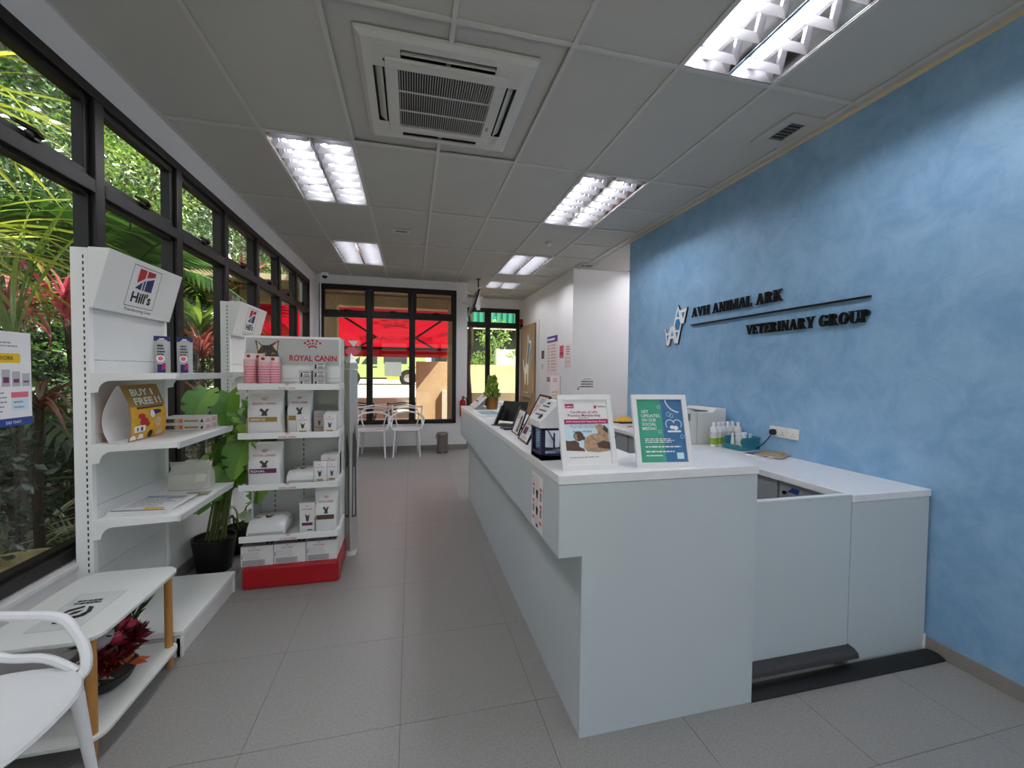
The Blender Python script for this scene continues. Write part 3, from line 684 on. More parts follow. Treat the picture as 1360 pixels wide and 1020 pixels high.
# ------------------------------------------------------------------ wall lettering
def glyph(ch):
    """slab-serif capital in a unit-high box -> (list of polygons, width)"""
    T, t, s = .29, .14, .105
    P = []
    def st(x0, x1, w, y0=0, y1=1): P.append([(x0-w/2, y0), (x0+w/2, y0), (x1+w/2, y1), (x1-w/2, y1)])
    def bar(x0, x1, y0, y1): P.append([(x0, y0), (x1, y0), (x1, y1), (x0, y1)])
    def foot(x, w, y=0): bar(x-w/2, x+w/2, y, y+s)
    def bowl(cx, cy, rx, ry, a0, a1, tk=T, tn=t, n=14):
        for i in range(n):
            q = []
            for j, o in ((i, 1), (i+1, 1), (i+1, 0), (i, 0)):
                a = a0+(a1-a0)*j/n; kx = rx-(0 if o else tk); ky = ry-(0 if o else tn); q.append((cx+kx*math.cos(a), cy+ky*math.sin(a)))
            P.append(q[::-1])
    if ch == 'A': st(.13, .45, .12); st(.79, .47, .27); bar(.25, .7, .26, .36); foot(.13, .3); foot(.8, .42); W = 1.0
    elif ch == 'V': P.append([(.43, 0), (.57, 0), (.32, 1), (.03, 1)]); P.append([(.45, 0), (.57, 0), (.92, 1), (.79, 1)]); foot(.17, .38, 1-s); foot(.82, .3, 1-s); W = .98
    elif ch == 'H': st(.2, .2, .25); st(.88, .88, .25); bar(.2, .88, .42, .58); [foot(x, .37, y) for x in (.2, .88) for y in (0, 1-s)]; W = 1.08
    elif ch == 'N': st(.18, .18, .13); st(.82, .82, .13); P.append([(.66, 0), (.885, 0), (.32, 1), (.1, 1)]); foot(.18, .32); foot(.82, .3, 1-s); foot(.18, .36, 1-s); W = 1.0
    elif ch == 'I': st(.22, .22, T); foot(.22, .42); foot(.22, .42, 1-s); W = .46
    elif ch == 'M': st(.18, .18, .13); st(1.05, 1.05, T); P.append([(.5, 0), (.66, 0), (.36, 1), (.1, 1)]); P.append([(.52, 0), (.64, 0), (1.06, 1), (.93, 1)]); foot(.18, .32); foot(1.05, .4); foot(1.06, .36, 1-s); foot(.2, .36, 1-s); W = 1.27
    elif ch == 'L': st(.2, .2, T); foot(.2, .4, 1-s); bar(.02, .75, 0, .1); bar(.64, .75, 0, .3); W = .79
    elif ch == 'E' or ch == 'T' and False: st(.2, .2, T); bar(.02, .76, 0, .1); bar(.02, .74, .9, 1); bar(.2, .56, .46, .55); bar(.66, .76, 0, .28); bar(.65, .74, .74, 1); bar(.5, .57, .36, .66); W = .8
    elif ch == 'T': st(.43, .43, T); foot(.43, .44); bar(.02, .84, .9, 1); bar(.02, .11, .72, 1); bar(.75, .84, .72, 1); W = .87
    elif ch in 'RP':
        st(.2, .2, T); foot(.2, .42); bar(.02, .5, .9, 1); yb = .44 if ch == 'P' else .5; bar(.2, .5, yb, yb+.1); bowl(.48, (1+yb)/2, .34, (1-yb)/2, -PI/2, PI/2)
        if ch == 'R': P.append([(.66, 0), (.93, 0), (.64, .5), (.4, .5)]); foot(.86, .26)
        W = .98 if ch == 'R' else .86
    elif ch == 'K': st(.2, .2, T); foot(.2, .42); foot(.2, .42, 1-s); P.append([(.3, .42), (.44, .42), (.86, 1), (.72, 1)]); P.append([(.65, 0), (.93, 0), (.6, .62), (.42, .5)]); foot(.8, .32, 1-s); foot(.84, .34); W = 1.02
    elif ch == 'Y': st(.47, .47, T, 0, .45); foot(.47, .44); P.append([(.36, .42), (.6, .42), (.32, 1), (.06, 1)]); P.append([(.48, .42), (.6, .42), (.87, 1), (.75, 1)]); foot(.18, .38, 1-s); foot(.81, .3, 1-s); W = .96
    elif ch == 'O': bowl(.48, .5, .46, .51, 0, 2*PI, .25, .1, 24); W = .98
    elif ch == 'G': bowl(.48, .5, .46, .51, math.radians(48), math.radians(330), .25, .1, 20); st(.78, .78, .22, .08, .44); bar(.52, .95, .38, .47); bar(.8, .88, .68, .95); W = 1.0
    elif ch == 'U': st(.2, .2, T, .3, 1); st(.8, .8, .13, .3, 1); bowl(.53, .34, .455, .36, PI, 2*PI, .25, .11); foot(.2, .42, 1-s); foot(.8, .3, 1-s); W = 1.0
    else: W = .42
    return P, W
sg = thing('wall_sign', 'black raised serif lettering and line on the blue wall', 'sign', (XR-.004, 3.57, 0))
def sign_line(txt, y_from, length, z, h):
    W = sum(glyph(c)[1]+.04 for c in txt); sx = length/W; x = 0
    for c in txt:
        P, w = glyph(c)
        if P:
            m = MB()
            for i, q in enumerate(P):
                e = .0004*i
                m.prism([(-(y_from+(x+a)*sx), z+b*h) for a, b in q], -.014-e, -.002, axis='x')
            m.build('letter', 'letter_black', sg)
        x += w+.04
sign_line('AVH ANIMAL ARK', 0, 1.03, 2.014, .088)
sign_line('VETERINARY GROUP', .69, .955, 1.786, .078)
MB().box(-.014, -.002, -1.64, 0.005, 1.932, 1.945).build('rule_line', 'letter_black', sg)
lg = thing('wall_logo', 'white and blue angular dog logo on the blue wall', 'sign', (XR-.003, 3.64, 1.765))
def lp(pts, d0, d1, mat, name):
    # pts given in zoomed logo pixels -> local metres (x grows to -Y)
    m = MB(); q = [(-(a-500)/480*.37-.0, (870-b)/730*.40) for a, b in pts]
    m.prism(q, -d1, -d0, axis='x'); return m.build(name, mat, lg)
out = [(320, 150), (350, 245), (500, 220), (440, 490), (395, 495), (325, 855), (255, 855), (225, 755), (165, 755), (135, 880), (75, 880), (25, 545), (50, 540), (72, 640), (125, 630), (155, 530), (228, 510), (282, 240)]
cxy = (280, 520)
lp([(cxy[0]+(x-cxy[0])*1.05, cxy[1]+(y-cxy[1])*1.03) for x, y in out], 0, .012, 'letter_black', 'logo_backing')
lp(out, .0122, .016, 'logo_white', 'logo_face')
for q in ([(320, 235), (347, 360), (293, 362)], [(395, 298), (455, 290), (432, 415)], [(285, 405), (350, 402), (375, 490), (350, 600), (285, 608), (258, 515)], [(80, 685), (125, 678), (100, 800)], [(203, 605), (222, 700), (180, 705)], [(278, 650), (332, 640), (306, 755)]):
    lp(q, .0162, .0175, 'logo_blue', 'logo_inlay')
# ------------------------------------------------------------------ sockets
def socket(y, w, label, gang):
    t = thing('wall_socket', label, 'socket', (XR, y, .995)); h = .076
    MB().box(-.009, 0, -w, 0, 0, h).build('faceplate', 'socket_white', t, bevel=.002)
    for k in range(gang):
        c = -w*(k+.5)/gang
        MB().box(-.0125, -.009, c-.008, c+.008, .05, .066).build('rocker_switch', 'plastic_white', t, bevel=.001)
        for (dy, dz) in ((0, .036), (-.011, .02), (.011, .02)): MB().box(-.0095, -.0088, c+dy-.003, c+dy+.003, dz-.003, dz+.003).build('pin_hole', 'slot_dark', t)
    return t
socket(2.623, .147, 'double white wall socket with black plug beside the teal bin', 2)
socket(2.472, .09, 'single white wall socket right of the double socket', 1)
pl = thing('power_plug', 'black three pin plug and cable in the wall socket', 'plug', (XR-.0095, 2.585, 1.028))
MB().lathe([(.024, 0), (.024, -.02), (.018, -.03)], 14, Matrix.Rotation(PI/2, 4, 'Y')).build('plug_body', 'black_gloss', pl, smooth=True)
MB().tube(spline([(-.025, 0, -.015), (-.04, .02, -.06), (-.04, .07, -.11), (-.03, .14, -.15), (-.03, .25, -.158)]), .004, 6).build('cable', 'black_gloss', pl, smooth=True)
# ------------------------------------------------------------------ picture frames on the counter
def photo_frame(label, loc, rotz, w, h, tilt, fw=.022, mat='plastic_white', th=.016, cat='picture frame', strut=True):
    t = thing('picture_frame', label, cat, loc, rotz)
    M = Matrix.Rotation(-math.radians(tilt), 4, 'X')
    m = MB()
    for (a, b, c, d_) in ((-w/2, w/2, 0, fw), (-w/2, w/2, h-fw, h), (-w/2, -w/2+fw, fw, h-fw), (w/2-fw, w/2, fw, h-fw)): m.box(a, b, -.0, th, c, d_, M)
    m.build('frame_border', mat, t, bevel=.0015)
    MB().box(-w/2+fw-.002, w/2-fw+.002, th*.5, th-.002, fw-.002, h-fw+.002, M).build('backing', 'paper', t)
    if strut:
        s = math.sin(math.radians(tilt)); cc_ = math.cos(math.radians(tilt)); y1 = h*.62*s+th; z1 = h*.62*cc_
        m = MB(); m.prism([(-.03, 0), (.03, 0), (.02, 1), (-.02, 1)], 0, .004, axis='z', M=Matrix(((1, 0, 0, 0), (0, -(h*.32+0), 0, y1+h*.32), (0, z1-.01, 1, .0), (0, 0, 0, 1)))); m.build('easel_strut', 'plastic_grey', t)
    o = M @ Vector((-w/2+fw, th*.5-.0008, fw)); u = M.to_3x3() @ Vector((0, 0, 1))
    return t, Face(t, o, (1, 0, 0), u, .0004), w-2*fw, h-2*fw
z0 = 1.064
t, F, W, H_ = photo_frame('white picture frame holding a pink certificate with dog and cat photo', (.722, 1.575, z0), -.03, .243, .318, 17)
def A(x, y): return (x*W, y*H_)
F.rect(0, 0, W, H_, 'paper', k=1); F.rect(0, .22*H_, W, .62*H_, 'ink_sky', 'photo_background', 2)
F.rect(.05*W, .87*H_, .25*W, .94*H_, 'ink_magenta', 'logo_block', 2); F.text('isfm', .07*W, .885*H_, .03*H_, 'ink_white', .16*W, k=3)
F.poly([[A(.70, .93), A(.735, .9), A(.77, .93), A(.76, .87), A(.735, .86), A(.71, .87)]], 'ink_magenta', 'cat_face_mark', 2); F.text('feline', .8*W, .885*H_, .025*H_, 'ink', .17*W, k=3)
F.text('Certificate of isfm', .47*W, .79*H_, .042*H_, 'ink_magenta', .62*W, 'C', k=3); F.text('Practice Membership', .47*W, .735*H_, .045*H_, 'ink_plum', .74*W, 'C', k=3); F.lines(.33*W, .65*W, .705*H_, .725*H_, 1, 'ink_grey', .6, k=2)
F.rect(0, .62*H_, W, .695*H_, 'ink_magenta', 'title_band', 2); F.text('AVH Animal Ark Veterinary Group', .5*W, .645*H_, .03*H_, 'ink_white', .9*W, 'C', k=3)
F.lines(.06*W, .94*W, .555*H_, .612*H_, 3, 'ink_grey', .4, seed=9, k=3, center=True); F.text('Expires: 09/2025', .4*W, .49*H_, .03*H_, 'ink', .42*W, 'C', k=3)
# kitten photo: a resting brown pup and a tabby cat on white
F.poly([[A(0, .22), A(.42, .2), A(.4, .24), A(.3, .27), A(.3, .33), A(.22, .37), A(.1, .36), A(0, .37)]], 'ink_brown', 'photo_puppy_body', 3)
F.disc([(.3*W, .43*H_, .115*W, .075*H_)], 'ink_brown', 'photo_puppy_head', 3); F.disc([(.24*W, .42*H_, .035*W, .05*H_)], 'ink_fur', 'photo_puppy_ear', 4); F.disc([(.4*W, .4*H_, .05*W, .03*H_)], 'ink_brown', 'photo_puppy_muzzle', 3.5)
F.poly([[A(.4, .26), A(.46, .2), A(.7, .18), A(.98, .2), A(.98, .5), A(.85, .6), A(.72, .56), A(.74, .47), A(.6, .46), A(.48, .42), A(.42, .36)]], 'ink_fur', 'photo_cat_body', 3)
F.disc([(.8*W, .56*H_, .1*W, .055*H_)], 'ink_fur', 'photo_cat_paw', 4); F.poly([[A(.72, .25), A(.99, .22), A(.99, .33), A(.85, .36), A(.7, .32)]], 'ink_brown', 'photo_cat_stripe', 4); F.poly([[A(.85, .53), A(.98, .46), A(.98, .54), A(.9, .6)]], 'ink_brown', 'photo_cat_stripe', 4.5)
F.lines(.08*W, .9*W, .1*H_, .125*H_, 1, 'ink_grey', .45, seed=4, k=3)
t, F, W, H_ = photo_frame('white picture frame with a green and blue social media poster', (1.056, 1.553, z0), -.13, .252, .318, 16)
F.rect(0, 0, .54*W, H_, 'ink_green', 'poster_left_half'); F.rect(.54*W, 0, W, H_, 'ink_teal', 'poster_right_half')
for k, s_ in enumerate(('GET', 'UPDATES', 'ON OUR', 'SOCIAL', 'MEDIA!')): F.text(s_, .09*W, (.78-.068*k)*H_, .05*H_, 'ink_white', (.16, .4, .31, .31, .3)[k]*W, k=2)
F.ring(W*.95, H_*1.03, .30*W, .325*W, 'ink_white', PI*1.02, PI*1.47, k=2)
for (a, b, r) in ((.69, .76, .04), (.75, .735, .035), (.94, .4, .035), (.46, .48, .03), (.49, .88, .03)): F.ring(a*W, b*H_, r*W, (r+.008)*W, 'ink_sky', k=2, n=14)
F.ring(.7*W, .6*H_, .085*W, .1*W, 'ink_white', .2, PI*1.25, k=2); F.ring(.86*W, .6*H_, .085*W, .1*W, 'ink_white', -.8, PI*.85, k=2); F.poly([rrect(.63*W, .93*W, .47*H_, .5*H_, .012*H_)], 'ink_white', 'icon_hand', 2); F.disc([(.74*W, .55*H_, .05*W, .03*H_), (.82*W, .54*H_, .055*W, .035*H_)], 'ink_white', 'icon_pets', 2)
F.lines(.12*W, .86*W, .3*H_, .38*H_, 3, 'ink_white', .5, seed=21, k=2); F.lines(.12*W, .9*W, .22*H_, .265*H_, 1, 'ink_white', .5, seed=22, k=2); F.lines(.12*W, .75*W, .145*H_, .19*H_, 1, 'ink_white', .5, seed=23, k=2); F.lines(.12*W, .5*W, .085*H_, .125*H_, 1, 'ink_white', .5, seed=24, k=2)
F.rect(.78*W, .05*H_, .93*W, .15*H_, 'ink_sky', 'blank_square', 2)
# black framed notice and small cat frame facing the customers
t, F, W, H_ = photo_frame('tall black framed pink notice leaning on the counter behind the donation box', (.617, 2.30, z0), -PI/2-.05, .232, .30, 27, .012, 'black_gloss', .012)
F.rect(0, 0, W, H_, 'paper', k=1); F.rect(.05*W, .3*H_, .62*W, .82*H_, 'paper_pink', 'pink_column', 2); F.rect(.08*W, .12*H_, .5*W, .28*H_, 'ink_plum', 'dark_panel', 2); F.lines(.1*W, .6*W, .32*H_, .8*H_, 10, 'ink_pink', .45, seed=31, k=3); F.lines(.3*W, .92*W, .84*H_, .96*H_, 4, 'ink_grey', .45, seed=32, k=2); F.lines(.68*W, .95*W, .2*H_, .78*H_, 8, 'ink_grey', .4, seed=33, k=2); F.lines(.1*W, .9*W, .03*H_, .09*H_, 2, 'ink_grey', .4, seed=34, k=2)
t, F, W, H_ = photo_frame('small black framed picture of a brown tabby cat on the counter', (.648, 2.60, z0), -PI/2-.04, .19, .165, 20, .007, 'black_gloss', .01)
F.rect(0, 0, W, H_, 'paper'); F.poly([[(.5*W, .08*H_), (.8*W, .06*H_), (.86*W, .5*H_), (.8*W, .9*H_), (.74*W, .78*H_), (.66*W, .78*H_), (.6*W, .92*H_), (.55*W, .55*H_)]], 'cat_grey', 'cat_picture', 2); F.poly([[(.6*W, .2*H_), (.72*W, .2*H_), (.7*W, .6*H_), (.62*W, .6*H_)]], 'ink_fur', 'cat_chest', 3); F.lines(.08*W, .4*W, .6*H_, .85*H_, 3, 'ink', .35, seed=35, k=2)
# house shaped donation box
hb = thing('donation_box', 'house shaped donation box with navy frame, clear sides and white roof', 'donation box', (.57, 1.78, z0))
w, d_, h = .185, .16, .148; k = .02
m = MB()
for x in (0, w-k):
    for y in (0, d_-k): m.box(x, x+k, y, y+k, 0, h)
m.box(0, w, 0, d_, 0, .022); m.box(0, w, 0, .012, 0, .03); m.box(0, w, d_-.012, d_, 0, .03); m.box(0, .012, 0, d_, 0, .03)
m.box(0, w, 0, k, h-.012, h); m.box(0, w, d_-k, d_, h-.012, h); m.box(0, k, 0, d_, h-.012, h); m.box(w-k, w, 0, d_, h-.012, h)
m.build('box_frame', 'navy_frame', hb, bevel=.001)
m = MB(); m.add([(k, .008, .02), (w-k, .008, .02), (w-k, .008, h), (k, .008, h)], [(0, 1, 2, 3)]); m.add([(.008, k, .02), (.008, d_-k, .02), (.008, d_-k, h), (.008, k, h)], [(0, 1, 2, 3)]); m.build('clear_panel', 'box_glass', hb, fix=False)
for x in (.07, .1, .13): MB().box(x, x+.006, .03, .036, .05, .12).build('coin_chute', 'navy_frame', hb)
rf = MB()
rf.prism([(-.01, h), (w+.008, h), (w+.008, h+.05), (w*.55, h+.118), (w*.45, h+.118), (-.01, h+.03)], -.012, d_+.012, axis='y'); rf.build('roof', 'plastic_white', hb, bevel=.002)
sl_ = (Vector((w*.45, 0, h+.118))-Vector((-.01, 0, h+.03))); F = Face(hb, (-.01, d_+.012, h+.03), (0, -1, 0), sl_, .0008)
F.lines(.03, .15, .02, .1, 3, 'ink', .3, seed=41); F.poly([[(.11, .015), (.15, .012), (.155, .03), (.12, .045)]], 'ink', 'paw_print'); F.rect(.06, .1, .1, .112, 'ink', 'coin_slot', 2)
for q, (x, y, r) in enumerate(((.06, .05, .2), (.11, .09, .9), (.13, .05, 1.9), (.08, .1, 2.6))): MB().box(-.03, .03, -.014, .014, 0, .002, Matrix.Translation((x, y, .024+.004*q)) @ Matrix.Rotation(r, 4, 'Z') @ Matrix.Rotation(.35, 4, 'X')).build('banknote', 'paper', hb)
bc = thing('blue_leaflet_pack', 'light blue packet standing between donation box and black frame', 'packet', (.612, 2.02, z0), -.2)
MB().box(0, .05, 0, .03, 0, .125).build('packet', 'blue_card', bc, bevel=.004)
F = Face(bc, (0, 0, 0), (1, 0, 0), (0, 0, 1)); F.lines(.006, .044, .02, .1, 6, 'ink_white', .4, seed=44)
# card terminal stand, plates, tablets
ps = thing('tablet_stand', 'black tablet on a folding stand seen from behind on the counter', 'tablet stand', (.72, 3.02, z0), .75)
M = Matrix.Translation((.0, .0, .03)) @ Matrix.Rotation(.5, 4, 'Y') @ Matrix.Rotation(.0, 4, 'X')
m = MB(); m.prism(rrect(-.012, .0, .0, .16, .004), -.1, .1, axis='y', M=Matrix.Identity(4)); 
MB().box(.0, .014, -.11, .11, .0, .165, M).build('tablet_back', 'black_gloss', ps, bevel=.004)
for y in (-.09, .07): m = MB().prism([(-.1, 0), (-.065, 0), (.03, .12), (.02, .145), (.0, .14)], y, y+.014, axis='y'); m.build('stand_leg', 'black_matte', ps, bevel=.002)
MB().box(-.105, .05, -.1, .1, 0, .006).build('stand_foot', 'black_matte', ps, bevel=.002)
F = Face(ps, M @ Vector((.0145, -.1, .02)), (0, 1, 0), M.to_3x3() @ Vector((0, 0, 1))); F.rect(.01, .0, .19, .13, 'paper_pink', 'screen')
cr = thing('card_tray', 'flat black card tray lying on the counter before the small frame', 'tray', (.69, 2.82, z0), .1)
MB().prism(rrect(-.075, .075, -.06, .06, .01), 0, .01).build('tray_base', 'black_gloss', cr); MB().prism(rrect(-.055, .055, -.04, .04, .008), .01, .012).build('tray_inset', 'rubber_dark', cr)
fp = thing('flat_display', 'white flat counter display with a blue print', 'display', (.72, 3.82, z0), .05)
MB().prism(rrect(-.13, .16, -.28, .28, .01), 0, .012).build('display_board', 'plastic_white', fp)
F = Face(fp, (-.1, -.22, .0122), (1, 0, 0), (0, 1, 0)); F.rect(.0, .1, .17, .38, 'teal_plastic', 'blue_print'); F.lines(.02, .15, .14, .34, 6, 'ink_white', .4, seed=45, k=2); F.lines(.01, .2, -.03, .06, 3, 'ink_grey', .4, seed=46)
ws = thing('white_tablet', 'white angled tablet on its stand at the far end of the counter', 'tablet', (.66, 4.46, z0), .0)
M = Matrix.Translation((-.02, 0, .015)) @ Matrix.Rotation(math.radians(48), 4, 'Y')
MB().box(-.01, .01, -.16, .14, 0, .21, M).build('tablet_body', 'plastic_white', ws, bevel=.004)
MB().box(.02, .13, -.07, .07, 0, .018).build('stand_base', 'plastic_white', ws, bevel=.004)
MB().prism([(.05, .018), (.1, .018), (.13, .12), (.1, .13)], -.03, .03, axis='y').build('stand_neck', 'plastic_white', ws, bevel=.003)
MB().box(.03, .034, -.1, .1, .03, .09).build('dark_hinge', 'black_gloss', ws)
# small white box and gold planter
wb = thing('white_till_box', 'low white box behind the planter at the far counter end', 'box', (.86, 4.56, z0))
MB().box(0, .18, 0, .2, 0, .05).build('box_body', 'plastic_white', wb, bevel=.005); MB().box(.01, .17, .01, .19, .05, .06).build('box_lid', 'plastic_white', wb, bevel=.003)
gp = thing('potted_conifer', 'small green conifer in a brass planter on the far counter end', 'potted plant', (.84, 4.35, z0))
MB().lathe([(.058, 0), (.064, .06), (.068, .125), (.068, .13), (.06, .13), (.058, .11), (.001, .11)], 24).build('planter', 'gold_pot', gp, smooth=True)
MB().tube([(0, 0, .1), (.004, 0, .2), (0, .003, .34)], [.008, .006, .002], 6).build('stem', 'bark', gp)
def np_leaves(name, mat, parent, pos, nrm_dir, size, aspect=.45, seed=0, loc=None, bend=.25):
    """many small folded leaves as one mesh: pos (n,3) bases, dir (n,3)"""
    R = np.random.default_rng(seed); n = len(pos); d = nrm_dir/np.maximum(np.linalg.norm(nrm_dir, axis=1, keepdims=True), 1e-6)
    a = R.normal(size=(n, 3)); s = np.cross(d, a); s /= np.maximum(np.linalg.norm(s, axis=1, keepdims=True), 1e-6); nn = np.cross(s, d)
    L = (size*(R.uniform(.6, 1.25, n)))[:, None] if np.isscalar(size) else size[:, None]; Wd = L*aspect
    b = pos; mid = pos+d*L*.5-nn*L*bend*.5; tip = pos+d*L-nn*L*bend
    v = np.stack([b, mid+s*Wd*.5+nn*Wd*.25, tip, mid-s*Wd*.5+nn*Wd*.25, mid], 1).reshape(-1, 3)
    f = np.array([[0, 4, 1], [1, 4, 2], [0, 3, 4], [4, 3, 2]]); F_ = (np.arange(n)[:, None, None]*5+f[None]).reshape(-1, 3)
    me = bpy.data.meshes.new(name); me.vertices.add(len(v)); me.vertices.foreach_set('co', v.ravel()); me.loops.add(F_.size); me.loops.foreach_set('vertex_index', F_.ravel().astype(np.int32))
    me.polygons.add(len(F_)); me.polygons.foreach_set('loop_start', np.arange(0, F_.size, 3, dtype=np.int32)); me.update(calc_edges=True); me.validate()
    return link(name, me, mat, parent, loc)
R = np.random.default_rng(5); n = 700; hh = R.uniform(0, 1, n)**1.3; an = R.uniform(0, 2*PI, n); rr = .13*(1-hh)**.9*np.sqrt(R.uniform(.1, 1, n))+.006
pos = np.stack([rr*np.cos(an)*.5, rr*np.sin(an)*.5, .12+.22*hh], 1); dr = np.stack([np.cos(an), np.sin(an), np.full(n, .6)], 1)
np_leaves('foliage', 'leaf_bright', gp, pos, dr, .045, .45, 3)
# leaflet holder on the counter
lh = thing('leaflet_holder', 'tall cream leaflet stand with dark side on the counter', 'leaflet stand', (.93, 2.72, z0), -.25)
MB().box(0, .07, 0, .012, 0, .375).build('leaflet_board', 'paper_pink', lh); MB().box(.066, .072, .0, .06, 0, .37).build('side_panel', 'ink_plum', lh); MB().box(0, .07, 0, .06, 0, .006).build('holder_base', 'black_gloss', lh)
F = Face(lh, (0, 0, 0), (1, 0, 0), (0, 0, 1)); F.lines(.02, .05, .33, .36, 2, 'ink_red', .4, seed=50); F.rect(.012, .12, .058, .27, 'ink_skin', 'photo_panel'); F.lines(.015, .055, .2, .26, 3, 'ink_white', .4, seed=51, k=2); F.lines(.015, .055, .05, .11, 4, 'ink_grey', .4, seed=52)
# ------------------------------------------------------------------ things on the desk
zd = .864
pr = thing('printer', 'white office printer on the desk behind the teal poster frame', 'printer', (2.29, 3.05, zd))
w, d_, h = .36, .38, .30
m = MB(); m.prism([(0, 0), (w, 0), (w, h), (w*.72, h), (w*.62, h-.03), (w*.2, h-.03), (.0, h-.0)], 0, d_, axis='y'); m.build('printer_body', 'printer_white', pr, bevel=.008)
MB().box(.05, .25, .07, .3, h-.031, h-.022).build('output_tray', 'black_gloss', pr)
MB().box(-.004, .0, .04, d_-.04, .06, .13).build('paper_drawer', 'printer_white', pr, bevel=.003); MB().box(-.005, .06, .001, .02, .2, .26).build('control_panel', 'plastic_grey', pr)
MB().box(.07, .073, -.001, .0, .01, h-.03).build('side_seam', 'plastic_grey', pr)
# bottles: white pump bottles with green labels
def bottle_proto(label):
    t = thing('shampoo_bottle', label, 'bottle', (0, 0, 0), 0, 'white shampoo bottles by the printer')
    MB().lathe([(.024, 0), (.028, .004), (.028, .145), (.024, .158), (.012, .168), (.011, .172)], 16).build('bottle_body', 'plastic_white', t, smooth=True)
    MB().lathe([(.0135, .170), (.0135, .198), (.012, .2)], 14).build('cap', 'plastic_white', t, smooth=True)
    MB().lathe([(.0286, .02), (.0286, .075)], 16, cap=False).build('green_label', 'leaf_green_print', t); MB().lathe([(.0285, .076), (.0285, .13)], 16, cap=False).build('white_label', 'paper', t)
    m = MB()
    for z in (.085, .095, .105, .115): m.lathe([(.0288, z), (.0288, z+.004)], 16, cap=False)
    m.build('label_print', 'ink_light', t)
    return t
pm('leaf_green_print', '8fb33a', .5, var=.2, scale=60)
P0 = bottle_proto('x'); spots = [(2.425, 2.925), (2.485, 2.94), (2.54, 2.955), (2.595, 2.965), (2.65, 2.975), (2.652, 2.915)]
BL = ['leftmost white shampoo bottle with green label, beside the printer', 'second white shampoo bottle from the printer', 'third white shampoo bottle from the printer', 'fourth white shampoo bottle, behind the teal bin', 'fifth white shampoo bottle, behind the teal bin', 'white shampoo bottle nearest the wall sockets']
for k, (x, y) in enumerate(spots):
    o = P0 if k == 0 else copy_tree(P0); o.location = (x, y, zd); o.rotation_euler.z = k*.7; o['label'] = BL[k]
bn = thing('storage_bin', 'teal open front plastic storage bin on the desk', 'bin', (2.50, 2.70, zd), .12)
m = MB(); w, d_, h = .19, .17, .1
m.box(0, w, 0, d_, 0, .004); m.box(w-.004, w, 0, d_, 0, h); m.box(0, w, d_-.004, d_, 0, h); m.box(0, w, 0, .004, 0, h)
m.prism([(0, 0), (.004, 0), (-.02, .045), (-.024, .045)], 0, d_, axis='y'); m.box(-.004, w+.006, -.004, .002, h-.008, h+.002); m.box(w-.002, w+.006, 0, d_, h-.008, h+.002)
m.build('bin_body', 'teal_plastic', bn, bevel=.0015)
MB().box(.05, .15, -.004, 0, .05, .075).build('label_holder', 'teal_plastic', bn, bevel=.002)
def tube_proto():
    t = thing('cream_tube', 'x', 'tube', (0, 0, 0), 0, 'white cream tubes in the teal bin')
    rings = []
    for (z, a, b) in ((0, .016, .016), (.02, .018, .017), (.11, .02, .006), (.12, .02, .002)): rings.append([(a*math.cos(2*PI*k/12), b*math.sin(2*PI*k/12), z) for k in range(12)])
    MB().loft(rings).build('tube_body', 'plastic_white', t, smooth=True); MB().box(-.012, .012, -.0165, -.0155, .04, .075).build('green_print', 'leaf_green_print', t)
    return t
T0 = tube_proto(); TL = ['first', 'second', 'third', 'fourth', 'fifth', 'sixth', 'seventh', 'eighth']
for k in range(8):
    o = T0 if k == 0 else copy_tree(T0); i, j = k % 4, k//4
    a, b = .03+.043*i, .045+.07*j; c, s = math.cos(.12), math.sin(.12)
    o.location = (2.50+a*c-b*s, 2.70+a*s+b*c, zd+.006); o.rotation_euler = (.08*(k % 3-1), .05, .3*k); o['label'] = 'white cream tube in the teal bin, %s from the left in the %s row' % (TL[i], 'front' if j == 0 else 'back')
for k, (x, y, r, mt, l) in enumerate(((2.53, 2.53, .35, 'ink_white', 'white magazine at the bottom of the pile under the teal bin'), (2.55, 2.54, .15, 'ink_navy', 'dark covered magazine in the pile before the sockets'), (2.575, 2.5, .5, 'ink_gold', 'brown covered booklet on top of the magazine pile'))):
    g_ = thing('magazine', l, 'magazine', (x, y, zd+.0065*k+.0002), r)
    MB().box(-.11, .11, -.09, .08, 0, .004).build('pages', 'paper', g_); MB().box(-.1105, .1105, -.0905, .0805, .004, .0055).build('cover', mt, g_)
    F = Face(g_, (-.1, -.08, .0056), (1, 0, 0), (0, 1, 0)); F.lines(.02, .18, .02, .14, 5, 'ink_light', .4, seed=60+k)
yw = thing('yellow_cloth', 'yellow folded cloth on a black tray at the far end of the desk', 'cloth', (2.5, 4.55, zd))
m = MB(); R2 = random.Random(3); G = 9; vs = []
for i in range(G):
    for j in range(G): vs.append(((i/(G-1)-.5)*.26, (j/(G-1)-.5)*.18, .02+.06*max(0, 1-((i/(G-1)-.5)**2+(j/(G-1)-.5)**2)*4)*R2.uniform(.5, 1)))
m.add(vs, [(i*G+j, (i+1)*G+j, (i+1)*G+j+1, i*G+j+1) for i in range(G-1) for j in range(G-1)]); m.build('cloth', 'yellow_fabric', yw, smooth=True)
MB().prism(rrect(-.1, .16, -.12, .1, .02), 0, .022).build('black_tray', 'black_gloss', yw)
rc2 = thing('red_cord', 'thin red lanyard lying on the desk by the yellow cloth', 'cord', (2.3, 4.1, zd+.004)); MB().tube(spline([(0, 0, 0), (.05, .06, 0), (.12, .05, 0), (.16, -.03, 0), (.1, -.06, 0), (.2, -.1, 0)]), .004, 6).build('cord_loop', 'ink_red', rc2, smooth=True)  # thin red cord in a loose loop
